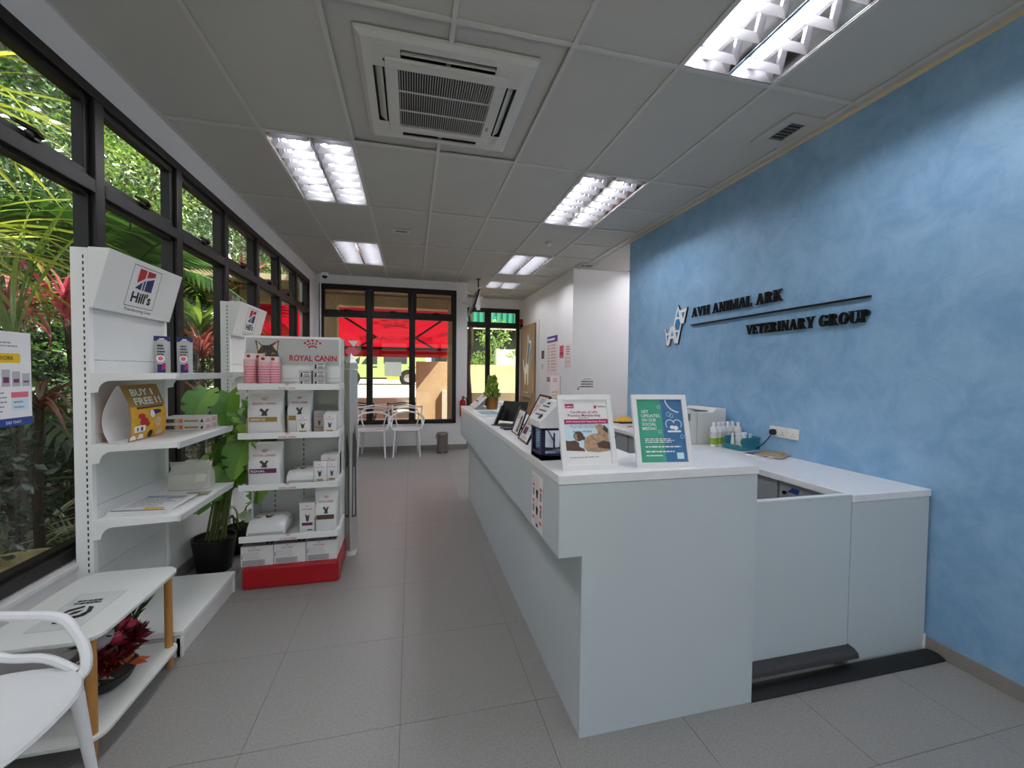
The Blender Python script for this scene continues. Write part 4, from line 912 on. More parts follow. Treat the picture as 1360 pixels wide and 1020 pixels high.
# ------------------------------------------------------------------ posters and notices on the far walls
def wall_paper(name, label, y1, y0, za, zb, mat='paper', x=2.5, cat='poster'):
    t = thing(name, label, cat, (x-.001, y1, za)); MB().box(-.002, 0, -(y1-y0), 0, 0, zb-za).build('sheet', mat, t)
    return t, Face(t, (-.002, 0, 0), (0, -1, 0), (0, 0, 1)), y1-y0, zb-za
t, F, W, H_ = wall_paper('price_poster', 'tall pale poster with a purple heading on the white wall', 7.5, 6.93, 1.41, 2.12, 'paper_pink')
F.rect(0, .84*H_, W, H_, 'ink_purple', 'heading_band'); F.lines(.05*W, .95*W, .88*H_, .95*H_, 1, 'ink_white', .8, seed=71, k=2); F.lines(.06*W, .3*W, .08*H_, .8*H_, 9, 'ink_grey', .25, seed=72); F.lines(.42*W, .92*W, .08*H_, .8*H_, 9, 'ink_grey', .25, seed=73)
t, F, W, H_ = wall_paper('red_notice', 'narrow red and white notice right of the purple headed poster', 6.82, 6.62, 1.58, 1.92)
F.rect(0, .36*H_, W, H_, 'ink_pink', 'red_panel'); F.lines(.1*W, .9*W, .45*H_, .95*H_, 4, 'ink_red', .5, seed=74, k=2); F.rect(.1*W, .56*H_, .9*W, .64*H_, 'ink_plum', 'dark_bar', 3)
t, F, W, H_ = wall_paper('pink_notice', 'pale pink notice with two boxes nearest the wall corner', 6.57, 6.28, 1.53, 1.92, 'paper_pink')
F.lines(.2*W, .8*W, .55*H_, .95*H_, 4, 'ink', .35, seed=75, center=True)
for (a, b) in ((.07, .22), (.28, .43)): F.rects([(.12*W, a*H_, .88*W, (a+.015)*H_), (.12*W, b*H_, .88*W, (b+.015)*H_), (.12*W, a*H_, .14*W, b*H_), (.86*W, a*H_, .88*W, b*H_)], 'ink_grey', 'box_outline')
t, F, W, H_ = wall_paper('dark_card', 'small dark card left of the purple headed poster', 7.85, 7.68, 1.72, 1.88, 'ink_brown', cat='card')
t, F, W, H_ = wall_paper('grey_card', 'small grey card below the purple headed poster', 7.5, 7.25, 1.28, 1.37, 'ink_grey', cat='card')
t, F, W, H_ = wall_paper('faded_card', 'small faded printed card under the dark card', 7.85, 7.68, 1.5, 1.62, 'paper', cat='card'); F.lines(.1*W, .9*W, .1*H_, .9*H_, 4, 'ink_purple', .4, seed=77)
cn = thing('caution_notice', 'white caution notice with a curved black arrow on the passage wall', 'notice', (2.6, 6.239, 1.17))
MB().box(0, .3, -.001, 0, 0, .22).build('sheet', 'paper', cn); F = Face(cn, (0, -.0012, 0), (1, 0, 0), (0, 0, 1))
F.text('CAUTION', .16, .175, .022, 'ink', .13, 'C'); F.lines(.05, .27, .045, .165, 3, 'ink', .5, seed=78, center=True)
F.ring(.04, .025, .03, .04, 'ink', PI*.4, PI*.95, 'arrow_shaft', n=8); F.poly([[(-.01, .035), (.025, .035), (.005, .005)]], 'ink', 'arrow_head')
fe = thing('fire_extinguisher', 'red fire extinguisher hanging on the white wall beside the porch window', 'fire extinguisher', (.935, YB-.075, .62))
MB().lathe([(.05, 0), (.055, .01), (.055, .26), (.045, .3), (.018, .325), (.018, .345)], 18).build('cylinder', 'extinguisher_red', fe, smooth=True)
MB().box(-.015, .015, -.02, .02, .34, .37).build('valve', 'black_gloss', fe); MB().box(-.012, .012, -.09, .03, .37, .385, Matrix.Rotation(.12, 4, 'X')).build('lever', 'black_gloss', fe); MB().tube(spline([(.015, 0, .35), (.06, -.02, .34), (.075, -.02, .25), (.065, -.02, .1)]), .009, 8).build('hose', 'black_gloss', fe, smooth=True); MB().box(-.03, .03, -.0565, -.054, .08, .2).build('label', 'paper', fe); MB().box(-.02, .02, .05, .075, .2, .3).build('bracket', 'steel_brushed', fe)
bl = thing('alarm_bell', 'small red alarm bell high beside the far window', 'alarm bell', (2.465, YF-.02, 2.6))
MB().lathe([(.02, 0), (.075, -.01), (.08, -.03), (.06, -.055), (.01, -.065)], 18, Matrix.Rotation(-PI/2, 4, 'X') @ Matrix.Rotation(PI, 4, 'X')).build('gong', 'extinguisher_red', bl, smooth=True); MB().box(-.035, .035, -.01, .02, -.16, -.06).build('bell_box', 'black_gloss', bl)
mb = thing('monitor_mount', 'white and black monitor on a pole hung from the ceiling near the far window', 'monitor', (1.16, 7.4, ZC))
MB().tube([(0, 0, 0), (0, 0, -.3)], .012, 8).build('ceiling_pole', 'black_gloss', mb); MB().box(-.035, .035, -.035, .035, -.012, 0).build('ceiling_plate', 'black_gloss', mb)
MB().box(-.03, .03, -.03, .03, -.55, -.16).build('bracket_post', 'plastic_white', mb, bevel=.004); M = Matrix.Translation((-.08, 0, -.42)) @ Matrix.Rotation(.28, 4, 'Y')
MB().box(-.015, .015, -.3, .3, -.22, .2, M).build('screen_panel', 'black_gloss', mb, bevel=.004); MB().box(.015, .03, -.16, .16, -.12, .12, M).build('rear_plate', 'plastic_white', mb, bevel=.003)
for z in (-.3, -.48): MB().box(-.16, .16, -.02, .02, z-.012, z+.012, Matrix.Rotation(.25, 4, 'Y')).build('mount_arm', 'plastic_white', mb, bevel=.003)
# ------------------------------------------------------------------ white shelf racks with header boards
def rack(y0, label, near):
    t = thing('shelf_rack', label, 'shelf rack', (0, y0, 0)); L = .65; XBk, XP, XS = -1.557, -1.487, -1.134
    for y in (0, L-.03):
        p = MB().box(XBk, XP, y, y+.03, 0, 2.03).build('upright_post', 'metal_white', t, bevel=.002)
        n = 64; m = MB()
        for k in range(n):
            z = .12+k*.0295; m.box(XP-.022, XP-.016, y-.0006, y, z, z+.016)
        tag(m.build('slot_row', 'slot_dark', p), kind='stuff')
    zs = [.12, .47, .79, 1.14, 1.50, 1.745, 2.02]
    for a, b in zip(zs[:-1], zs[1:]): MB().box(XP-.012, XP-.002, .03, L-.03, a+.001, b-.001).build('back_panel', 'metal_white2', t, bevel=.001)
    # header: wedge box, face leaning out towards the top
    m = MB(); m.prism([(XP, 1.75), (XP+.015, 1.75), (XP+.088, 2.035), (XP, 2.035)], 0, L, axis='y'); hd = m.build('header_box', 'metal_white', t, bevel=.002)
    u = Vector((.073, 0, .285)); F = Face(hd, (XP+.015, 0, 1.75), (0, 1, 0), u, .0007); HH = u.length
    fx0, fx1, fy0, fy1 = .2, .445, .045, .268
    e = .003
    F.rects([(fx0, fy0, fx1, fy0+e), (fx0, fy1-e, fx1, fy1), (fx0, fy0, fx0+e, fy1), (fx1-e, fy0, fx1, fy1)], 'ink', 'logo_outline')
    cxm = (fx0+fx1)/2
    def q(L_): return [[(cxm+a*1.25, .052+(b-.055)*1.12) for a, b in P_] for P_ in L_]
    F.poly(q([[(-.055, .165), (-.01, .195), (-.01, .235), (-.055, .235)], [(.0, .2), (.055, .215), (.055, .235), (0, .235)]]), 'ink_red', 'logo_red', 2)
    F.poly(q([[(-.06, .14), (-.02, .175), (-.02, .135)], [(-.012, .135), (-.002, .135), (-.002, .185), (-.012, .18)], [(.005, .135), (.055, .135), (.055, .205), (.005, .187)]]), 'ink_navy', 'logo_blue', 2)
    F.text("Hill's", cxm, .072, .055, 'ink', .17, 'C', k=2, bold=.03); F.text('Transforming Lives', cxm, .02, .016, 'ink', .23, 'C', k=2)
    # shelves
    for zt in (1.435, 1.092, .722):
        s = MB().box(XP+.002, XS, .004, L-.004, zt-.022, zt).build('shelf_board', 'metal_white', t, bevel=.002)
        MB().prism([(XS, zt-.03), (XS+.006, zt-.03), (XS+.012, zt+.004), (XS, zt+.004)], .004, L-.004, axis='y').build('price_rail', 'metal_white2', s)
        for y in (.0, L-.004):
            q = [(XP, zt-.095), (XP+.03, zt-.09)] + [(XP+.03+.05*(1-math.cos(a)), zt-.09+.055*math.sin(a)) for a in (.4, .8, 1.2, 1.57)] + [(XS-.05, zt-.026), (XS, zt-.024), (XS, zt+.001), (XP, zt+.001)]
            MB().prism(q, y, y+.004, axis='y').build('shelf_bracket', 'metal_white', s)
    # base plinth
    bs = MB().box(XBk, -1.13, .0, L, .0, .105).build('base_plinth', 'metal_white2', t, bevel=.002)
    MB().box(XBk+.07, -1.118, .0, L, .108, .135).build('base_shelf', 'metal_white', t, bevel=.003)
    for y in (0, L-.02): MB().box(-1.15, -1.122, y, y+.02, .0, .1).build('base_end_cap', 'metal_white', t, bevel=.002)
    return t
rack(2.40, 'near white metal shelf rack with a leaning header board', True)
rack(3.98, 'far white metal shelf rack half hidden behind the red based stand', False)
# ------------------------------------------------------------------ things on the near rack
def treat(x, y, z, rz, label):
    t = thing('treat_pouch', label, 'treat pouch', (x, y, z), rz, 'navy topped treat pouches'); w, h = .078, .215
    rings = []
    for k in range(9):
        v = k/8; d = .022*(1-abs(v*2-.9)**2.2*.9); d = max(d, .002); rings.append([(-w/2, 0, v*h), (-w*.25, -d, v*h), (w*.25, -d, v*h), (w/2, 0, v*h), (w*.25, d, v*h), (-w*.25, d, v*h)])
    MB().loft(rings).build('pouch', 'foil_grey', t, smooth=True)
    MB().box(-w/2, w/2, -.006, .006, h*.88, h*1.02).build('navy_header', 'ink_navy', t, bevel=.001)
    F = Face(t, (-w/2, -.0235, 0), (1, 0, 0), (0, 0, 1), .0005)
    F.rect(.02, .0, w-.02, .05, 'ink_navy', 'navy_foot'); F.lines(.02, w-.02, .1, .17, 4, 'ink', .5, seed=80); F.disc([(w*.45, .085, .02, .02)], 'ink_white', 'badge', 2); F.disc([(w*.45, .085, .013, .013)], 'ink_pink', 'badge_centre', 3); F.poly([[(w*.5, .015), (w-.02, .02), (w-.02, .06), (w*.55, .055)]], 'ink_magenta', 'flavour_patch', 2)
    F2 = Face(t, (-w/2, -.0065, h*.9), (1, 0, 0), (0, 0, 1)); F2.rect(w*.35, .006, w*.65, .012, 'ink_white', 'hang_slot')
treat(-1.455, 2.93, 1.436, .3, 'navy topped treat pouch nearer the rack back on the top shelf')
treat(-1.36, 2.98, 1.436, .3, 'navy topped treat pouch nearer the front of the top shelf')
bf = thing('promo_display', 'teardrop shaped orange buy one free one card display on the middle shelf', 'promo display', (-1.398, 2.44, 1.093))
prof = [(-.045, 0), (-.068, .06), (-.072, .12), (-.055, .19), (-.006, .283), (.02, .24), (.042, .18), (.052, .1), (.045, .03), (.035, 0)]
pr2 = [(p[0], p[1]) for p in spline([(a, b, 0) for a, b in prof], 4)]; Ld = .30
m = MB(); n = len(pr2); vs = [(a, 0, b) for a, b in pr2]+[(a, Ld, b) for a, b in pr2]; vs2 = [(a*.97, y, b*.985+.001) for y in (0, Ld) for a, b in pr2]
m.add(vs, [(i, i+1, n+i+1, n+i) for i in range(n-1)]); m.build('card_outer', 'ink_orange', bf, fix=False); 
m = MB(); m.add(vs2, [(i, n+i, n+i+1, i+1) for i in range(n-1)]); m.build('card_inner', 'paper', bf, fix=False)
MB().box(-.045, .035, 0, Ld, 0, .0015).build('card_base', 'paper', bf)
def on_curve(v): # v 0..1 along right-hand face from top to bottom
    seg = pr2[4*4:]; f = v*(len(seg)-1); i = min(int(f), len(seg)-2); a = f-i
    return Vector((seg[i][0]*(1-a)+seg[i+1][0]*a, 0, seg[i][1]*(1-a)+seg[i+1][1]*a))
def face_at(v0, v1, y0=0):
    a, b = on_curve(v1), on_curve(v0); up = (b-a); nrm = Vector((0, 1, 0)).cross(up.normalized()); o = a+nrm*.0025; o.y = y0
    return Face(bf, o, (0, 1, 0), up, .0008), up.length
F, h_ = face_at(.06, .42); F.rect(.0, 0, .3, h_, 'ink_gold', 'brown_sky'); F.text('BUY', .05, h_*.5, h_*.32, 'ink_white', .14, k=2, bold=.03); F.text('1', .215, h_*.5, h_*.32, 'ink_white', .016, k=2, bold=.01); F.text('FREE', .05, h_*.08, h_*.32, 'ink_white', .155, k=2, bold=.03); F.text('1!', .225, h_*.08, h_*.32, 'ink_white', .05, k=2, bold=.03)
F, h_ = face_at(.42, .56); F.rect(.0, 0, .3, h_, 'yellow_fabric', 'yellow_field'); F.poly([[(.05, h_*.75), (.28, h_*.75), (.28, h_*.95), (.05, h_*.95)]], 'ink_brown', 'caption_bar', 2); F.disc([(.2, h_*.35, .055, .012)], 'ink_navy', 'blue_figure', 2); F.disc([(.17, h_*.2, .02, .02)], 'ink_white', 'white_figure', 2.5); F.disc([(.08, h_*.1, .03, .014)], 'ink_red', 'red_figure', 2)
F, h_ = face_at(.56, .76); F.rect(.0, 0, .3, h_, 'yellow_fabric', 'yellow_field'); F.disc([(.1, h_*.7, .035, .02), (.13, h_*.5, .02, .014)], 'ink_red', 'red_figure', 2); F.disc([(.22, h_*.55, .03, .024)], 'ink_skin', 'tan_figure', 2.5); F.poly([rrect(.02, .11, h_*.02, h_*.45, .006)], 'ink_white', 'white_badge', 3); F.rects([(.04, h_*.1, .052, h_*.36), (.07, h_*.1, .09, h_*.36)], 'ink_brown', 'badge_digits', 4)
F, h_ = face_at(.76, .93); F.rect(.0, 0, .3, h_, 'yellow_fabric', 'yellow_field'); F.poly([[(0, 0), (.05, 0), (.04, h_*.5), (.02, h_*.7), (0, h_*.5)], [(.06, 0), (.11, 0), (.1, h_*.6), (.07, h_*.8)]], 'ink_white', 'white_drips', 2); F.disc([(.16, h_*.5, .022, .02)], 'ink', 'black_seal', 2); F.disc([(.24, h_*.5, .03, .02)], 'ink_skin', 'tan_figure', 2)
for k, (x, y, z, l) in enumerate(((0, 0, 0, 'front lower'), (0, 0, .039, 'front upper'), (.0, .085, 0, 'rear lower'), (0, .085, .039, 'rear upper'))):
    t = thing('chew_box', 'white and red flat box on the middle shelf, %s of the four' % l, 'box', (-1.44+x, 2.86+y, 1.093+z), 0, 'flat white boxes beside the orange display')
    w, d_, h = .235, .082, .038
    MB().box(0, w, 0, d_, 0, h).build('carton', 'carton_white', t, bevel=.001)
    F = Face(t, (0, 0, 0), (1, 0, 0), (0, 0, 1)); F.rect(.012, .008, .085, h-.008, 'ink_brown', 'brown_panel'); F.rect(.085, .008, .12, h-.008, 'ink_orange', 'orange_panel'); F.rect(.128, .012, .2, h-.014, 'ink_fur', 'tan_panel'); F.disc([(.09, h*.5, .015, .01)], 'ink_skin', 'round_picture', 2, 10); F.poly([[(.21, .01), (.226, .01), (.222, .028), (.214, .022)]], 'ink', 'dog_mark')
    F = Face(t, (w, 0, 0), (0, 1, 0), (0, 0, 1)); F.lines(.006, d_-.006, .006, h-.006, 3, 'ink_red', .5, seed=90+k)
tb = thing('tissue_bag', 'clear plastic bag around a cream pack of tissues on the low shelf', 'plastic bag', (-1.44, 2.9, .723))
MB().box(.012, .215, .01, .12, 0, .09).build('tissue_pack', 'tissue', tb, bevel=.006)
m = MB(); R2 = random.Random(11); N = 16; rings = []
for k, (z, ww, dd) in enumerate(((0.001, .115, .068), (.05, .116, .07), (.095, .113, .064), (.125, .104, .03), (.15, .108, .014), (.165, .112, .012))):
    rg = []
    for i in range(N):
        a = 2*PI*i/N; ca, sa = math.cos(a), math.sin(a); q = (abs(ca)**4+abs(sa)**4)**(-.25); j = R2.uniform(-.005, .005) if k > 1 else 0
        rg.append((.115+ww*ca*q+j, .065+dd*sa*q+j*.6, z+(R2.uniform(-.012, .012) if k >= 3 else 0)))
    rings.append(rg)
m.loft(rings, caps=False); m.build('clear_bag', 'film_plastic', tb, smooth=False, fix=False)
for k, (x, y, r, l) in enumerate(((-1.345, 2.56, .1, 'lowest printed leaflet stack sheet on the low shelf'), (-1.335, 2.57, .02, 'middle printed leaflet of the pile on the low shelf'), (-1.33, 2.575, -.06, 'top printed leaflet with a yellow panel on the low shelf'))):
    t = thing('leaflet', l, 'leaflet', (x, y, .7225+.008*k), r, 'leaflets on the low shelf')
    MB().box(-.13, .13, -.13, .16, 0, .0065).build('folded_sheet', 'paper', t, bevel=.001)
    if k == 2:
        F = Face(t, (-.12, -.12, .0067), (1, 0, 0), (0, 1, 0)); F.rect(.0, .0, .24, .012, 'ink_navy', 'blue_edge'); F.rect(.13, .02, .22, .05, 'ink_yellow', 'yellow_panel'); F.lines(.02, .22, .06, .22, 8, 'ink_grey', .3, seed=96); F.lines(.02, .16, .225, .26, 2, 'ink_blue', .6, seed=97); F.rect(.13, .2, .22, .25, 'ink_light', 'photo_panel')
tg = thing('grey_card_sleeve', 'grey brown card lying beside the tissue bag on the low shelf', 'card', (-1.22, 2.8, .7232), .2); MB().box(-.06, .06, -.05, .05, 0, .002).build('card', 'ink_light', tg); F = Face(tg, (-.06, -.05, .0021), (1, 0, 0), (0, 1, 0)); F.rect(.01, .01, .11, .05, 'ink_gold', 'brown_panel')
# ------------------------------------------------------------------ red-based pet food stand
ST = (-.795, 3.04, 0)
s = thing('food_display_stand', 'white pet food stand on a red base with a cat header', 'display stand', ST)
hw = .30
m = MB(); m.prism([(-.285, 0), (.298, 0), (.31, .02), (.30, .43), (-.285, .43)], 0, .142); m.build('red_base', 'red_plastic', s, bevel=.012)
MB().box(-.29, .29, .395, .41, .14, 1.70).build('back_board', 'metal_white2', s)
for x in (-.29, .28): MB().box(x, x+.01, .2, .4, .14, 1.34).build('side_panel', 'metal_white2', s)
for x in (-.2, .0): 
    m = MB()
    for k in range(30): m.box(x, x+.006, .3935, .395, .2+k*.038, .22+k*.038)
    tag(m.build('slot_row', 'slot_dark', s), kind='stuff')
for k, (zb, zt) in enumerate(((1.327, 1.368), (1.002, 1.043), (.660, .699), (.316, .357))):
    sh = MB().box(-.285, .285, .02, .395, zb+.004, zb+.016).build('shelf_board', 'metal_white2', s)
    m = MB(); m.prism([(-.302, 0), (.302, 0), (.315, .03), (.3, .34), (.285, .34), (.285, .012), (-.302, .012)], zb, zt); lp_ = m.build('shelf_lip', 'metal_white', s, bevel=.002)
    F = Face(lp_, (-.302, 0, zb), (1, 0, 0), (0, 0, 1)); F.crown(.295, .031, .03, 'ink_red'); F.text('ROYAL CANIN', .295, .006, .011, 'ink_red', .1, 'C')
hb = MB().box(-.315, .298, .17, .22, 1.375, 1.695).build('header_board', 'metal_white', s, bevel=.003)
F = Face(hb, (-.315, .17, 1.375), (1, 0, 0), (0, 0, 1), .0008)
F.rect(.008, .12, .605, .305, 'foil_grey', 'header_print')
F.crown(.43, .245, .115, 'ink_red', 2); F.text('ROYAL CANIN', .435, .15, .04, 'ink_red', .31, 'C', k=2, bold=.03)
# tabby cat peeking over: head with ears, eyes and forehead stripes
F.poly([[(.075, .12), (.075, .17), (.08, .21), (.065, .29), (.11, .255), (.15, .255), (.215, .292), (.205, .215), (.215, .17), (.215, .12)]], 'cat_grey', 'cat_head', 2)
F.poly([[(.075, .28), (.105, .25), (.085, .215)], [(.207, .282), (.175, .25), (.2, .215)]], 'ink_skin', 'cat_inner_ear', 3); F.poly([[(.105, .2), (.125, .208), (.14, .195), (.12, .19)], [(.16, .195), (.175, .208), (.195, .2), (.18, .19)]], 'ink_gold', 'cat_eye', 3.5); F.rects([(.12, .225, .124, .25), (.14, .22, .144, .252), (.16, .225, .164, .25)], 'ink', 'cat_stripe', 3); F.poly([[(.14, .165), (.16, .165), (.15, .155)]], 'ink_plum', 'cat_nose', 3); F.disc([(.15, .14, .04, .022)], 'ink_light', 'cat_muzzle', 2.5)
F.rect(.0, .025, .613, .028, 'ink_light', 'panel_seam'); F.rect(.0, .112, .613, .115, 'ink_light', 'panel_seam')
# totem column on the right flank
pm('totem_card', 'c4c3c1', .25, .35, var=.03, scale=8)
tt = thing('paper_totem', 'slim folded white card totem with cat pictures beside the red based stand', 'display totem', (-.462, 3.49, 0))
rh = [(-.05, 0), (0, -.052), (.052, 0), (0, .06)]
MB().loft([[(x*f, y*f, z) for x, y in rh] for f, z in ((.8, .02), (1, .12), (1, 1.47))]).build('card_column', 'totem_card', tt, bevel=.004)
MB().loft([[(x*f, y*f, z) for x, y in rh] for f, z in ((1.1, 1.472), (.9, 1.52), (.1, 1.6))]).build('pointed_top', 'totem_card', tt)
MB().prism([(-.07, 1.6), (.075, 1.6), (.075, 1.69), (-.07, 1.69)], -.002, 0, axis='y').build('clear_topper', 'clear_plastic', tt)
MB().prism([(-.02, 1.695), (.02, 1.645), (.055, 1.695)], -.004, -.003, axis='y').build('white_triangle', 'paper', tt)
MB().prism([(.01+.05*math.cos(2*PI*k/16), 1.61+.035*math.sin(2*PI*k/16)) for k in range(16)], -.004, -.003, axis='y').build('pink_disc', 'ink_pink', tt); MB().prism([(-.065+.03*math.cos(2*PI*k/16), 1.675+.03*math.sin(2*PI*k/16)) for k in range(16)], -.004, -.003, axis='y').build('pink_disc', 'ink_pink', tt)
for o_, r_, sd in (((-.05, 0, 0), (.05, -.052, 0), 0), ((0, -.052, 0), (.052, .052, 0), 1)):
    F = Face(tt, o_, r_, (0, 0, 1), .0008); w_ = .07
    F.poly([[(w_*.2, .3), (w_*.85, .3), (w_*.8, .62), (w_*.9, .82+.06*sd), (w_*.72, .9+.06*sd), (w_*.62, 1.0+.06*sd), (w_*.5, .9+.06*sd), (w_*.35, .98), (w_*.28, .8), (w_*.3, .55)]], 'cat_grey', 'cat_photo'); F.ring(w_*.5, 1.14, .01, .013, 'ink_grey', n=12); F.poly([[(w_*.4, .32), (w_*.6, .32), (w_*.58, .7), (w_*.45, .7)]], 'ink_light', 'cat_chest', 2)
MB().prism(rrect(-.04, .04, -.05, .05, .02), 0, .03).build('totem_foot', 'metal_white2', tt)
# ------------------------------------------------------------------ pet food: bags, pouches, cartons, tubs
def print_bag(F, w, h, band, seed, small=False):
    F.crown(w*.5, h*.86, w*.22, 'ink_red', 2); F.text('ROYAL CANIN', w*.5, h*.77, h*.045, 'ink_red', w*.62, 'C', k=2)
    F.poly([[(w*.42, h*.5), (w*.6, h*.5), (w*.58, h*.58), (w*.66, h*.66), (w*.6, h*.68), (w*.52, h*.62), (w*.44, h*.7), (w*.36, h*.66), (w*.46, h*.58)]], 'cat_grey', 'cat_silhouette', 2)
    F.rect(w*.16, h*.34, w*.84, h*.45, band, 'colour_band', 2)
    F.lines(w*.2, w*.7, h*.37, h*.42, 1, 'ink_white', .7, seed=seed, k=3)
def food_bag(x, y, z, w, d_, h, band, label, rz=0, word=None):
    t = thing('food_bag', label, 'pet food bag', (x, y, z), rz, 'pet food bags on the stand')
    rings = []; N = 20
    for k, v in enumerate((0, .04, .15, .35, .6, .78, .9, .96, 1.0)):
        dep = d_*(1 if v < .6 else max(.04, 1-((v-.6)/.4)**1.3)); sc = 1-.04*math.sin(v*PI)+(.02 if v > .9 else 0); e = 6 if v < .7 else 3
        rg = []
        for i in range(N):
            a = 2*PI*(i+.5)/N; ca, sa = math.cos(a), math.sin(a); q = (abs(ca)**e+abs(sa)**e)**(-1/e); wob = .004*math.sin(7*a+5*v)
            rg.append((w/2*sc*ca*q+wob, d_/2+dep/2*sa*q-(d_-dep)*.0, v*h))
        rings.append(rg)
    MB().loft(rings).build('bag_body', 'foil_white', t, smooth=True)
    MB().box(-w/2*1.0, w/2*1.0, d_/2-.004, d_/2+.004, h*.97, h*1.06).build('top_seal', 'foil_white', t, bevel=.001)
    F = Face(t, (-w/2, -.004, 0), (1, 0, 0), Vector((0, .02, 1)), .0006)
    F.poly([[(w*.42, h*.46), (w*.6, h*.46), (w*.58, h*.54), (w*.64, h*.62), (w*.58, h*.63), (w*.52, h*.57), (w*.44, h*.64), (w*.37, h*.6), (w*.46, h*.53)]], 'cat_grey', 'cat_silhouette', 2)
    F.rect(w*.1, h*.32, w*.86, h*.43, band, 'colour_band', 2); F.rect(w*.03, h*.05, w*.07, h*.4, band, 'edge_stripe', 2)
    if word: F.text(word, w*.14, h*.345, h*.055, 'ink_white', w*.4, k=3)
    a = math.atan2(d_*.35, h*.34); F2 = Face(t, (-w/2, .006, h*.66), (1, 0, 0), (0, math.sin(a), math.cos(a)), .003)
    F2.text('ROYAL CANIN', w*.5, h*.06, h*.05, 'ink_red', w*.62, 'C', k=2); F2.crown(w*.5, h*.17, w*.2, 'ink_red', 2)
def lying_bag(x, y, z, w, d_, h, band, label, rz=0):
    t = thing('food_bag', label, 'pet food bag', (x, y, z), rz, 'pet food bags on the stand')
    rings = []; N = 16
    for v in (0, .08, .25, .5, .75, .92, 1.0):
        k = math.sin(min(1, v*4+.15)*PI/2)*math.sin(min(1, (1-v)*3+.12)*PI/2); rg = []
        for i in range(N):
            a = 2*PI*(i+.5)/N; ca, sa = math.cos(a), math.sin(a); q = (abs(ca)**4+abs(sa)**4)**(-.25); rg.append((w/2*ca*q*(.96+.04*k), v*d_, h/2+h/2*sa*q*max(k, .12)-(1-max(k, .12))*h*.35))
        rings.append(rg)
    MB().loft(rings).build('bag_body', 'foil_white', t, smooth=True)
    F = Face(t, (-w/2, -.001, 0), (1, 0, 0), (0, 0, 1), .0015); F.rect(w*.06, h*.06, w*.94, h*.3, 'foil_grey', 'grey_foot')
    F = Face(t, (-w/2, d_*.1, h*.93), (1, 0, 0), (0, 1, .12), .004); F.poly([[(w*.46, d_*.1), (w*.56, d_*.1), (w*.62, d_*.3), (w*.5, d_*.22), (w*.38, d_*.3)]], 'cat_grey', 'cat_silhouette'); F.rect(w*.12, d_*.12, w*.3, d_*.2, band, 'colour_patch'); F.text('ROYAL CANIN', w*.5, d_*.42, d_*.1, 'ink_red', w*.6, 'C')
def carton(x, y, z, w, d_, h, label, mode='small', band='ink_gold', rz=0, body='carton_white', cat='carton', group='pet food cartons on the stand'):
    t = thing('food_carton', label, cat, (x, y, z), rz, group)
    MB().box(-w/2, w/2, 0, d_, 0, h).build('carton_body', body, t, bevel=.0015)
    F = Face(t, (-w/2, 0, 0), (1, 0, 0), (0, 0, 1), .0006)
    if mode == 'small':
        F.crown(w*.5, h*.86, w*.2, 'ink_red'); F.text('ROYAL CANIN', w*.5, h*.75, h*.06, 'ink_red', w*.66, 'C'); F.poly([[(w*.44, h*.36), (w*.58, h*.36), (w*.66, h*.62), (w*.54, h*.54), (w*.36, h*.62)]], 'cat_grey', 'cat_silhouette'); F.rect(w*.16, h*.22, w*.84, h*.32, band, 'colour_band'); F.lines(w*.5, w*.85, h*.04, h*.1, 1, 'ink', .6, seed=5)
    else:
        F.crown(w*.42, h*.9, w*.1, 'ink_red'); F.text('ROYAL CANIN', w*.42, h*.76, h*.07, 'ink_red', w*.36, 'C'); F.rect(w*.04, h*.03, w*.74, h*.32, 'ink_light', 'grey_table'); F.lines(w*.06, w*.72, h*.05, h*.3, 5, 'ink_grey', .4, seed=6, k=2); F.lines(w*.06, w*.72, h*.36, h*.7, 6, 'ink_light', .4, seed=8); F.rect(w*.02, h*.4, w*.05, h*.62, 'ink_grey', 'side_tab')
        F2 = Face(t, (-w/2, 0, h), (1, 0, 0), (0, 1, 0)); F2.rect(0.002, .002, w-.002, d_-.002, 'carton_grey', 'grey_top'); F2.rect(w*.7, .03, w*.8, d_*.6, 'ink', 'dark_tab', 2); F2.rect(w*.85, .03, w*.93, d_*.6, 'ink', 'dark_tab', 2)
def pouch(x, y, z, w, h, label, rz=0):
    t = thing('food_pouch', label, 'pouch', (x, y, z), rz, 'small pet food pouches on the stand')
    rings = []
    for v in (0, .06, .3, .6, .9, 1):
        d = max(.002, .014*math.sin(min(1, v*2+.35)*PI/2)*(1-v**3)); rings.append([(-w/2, 0, v*h), (-w*.4, -d, v*h), (w*.4, -d, v*h), (w/2, 0, v*h), (w*.4, d, v*h), (-w*.4, d, v*h)])
    MB().loft(rings).build('pouch_body', 'foil_white', t, smooth=True)
    F = Face(t, (-w/2, -.0155, 0), (1, 0, 0), (0, 0, 1), .0005); F.crown(w*.5, h*.84, w*.2, 'ink_red'); F.text('ROYAL CANIN', w*.5, h*.73, h*.05, 'ink_red', w*.6, 'C'); F.poly([[(w*.42, h*.34), (w*.58, h*.34), (w*.66, h*.62), (w*.52, h*.52), (w*.36, h*.62)]], 'cat_grey', 'cat_silhouette'); F.rect(w*.25, h*.15, w*.75, h*.22, 'ink_gold', 'colour_band')
Z1, Z2, Z3, Z4, Z5 = 1.344, 1.019, .677, .333, .143
pm('tub_pink', 'e9b9be', .35, var=.12, scale=50)
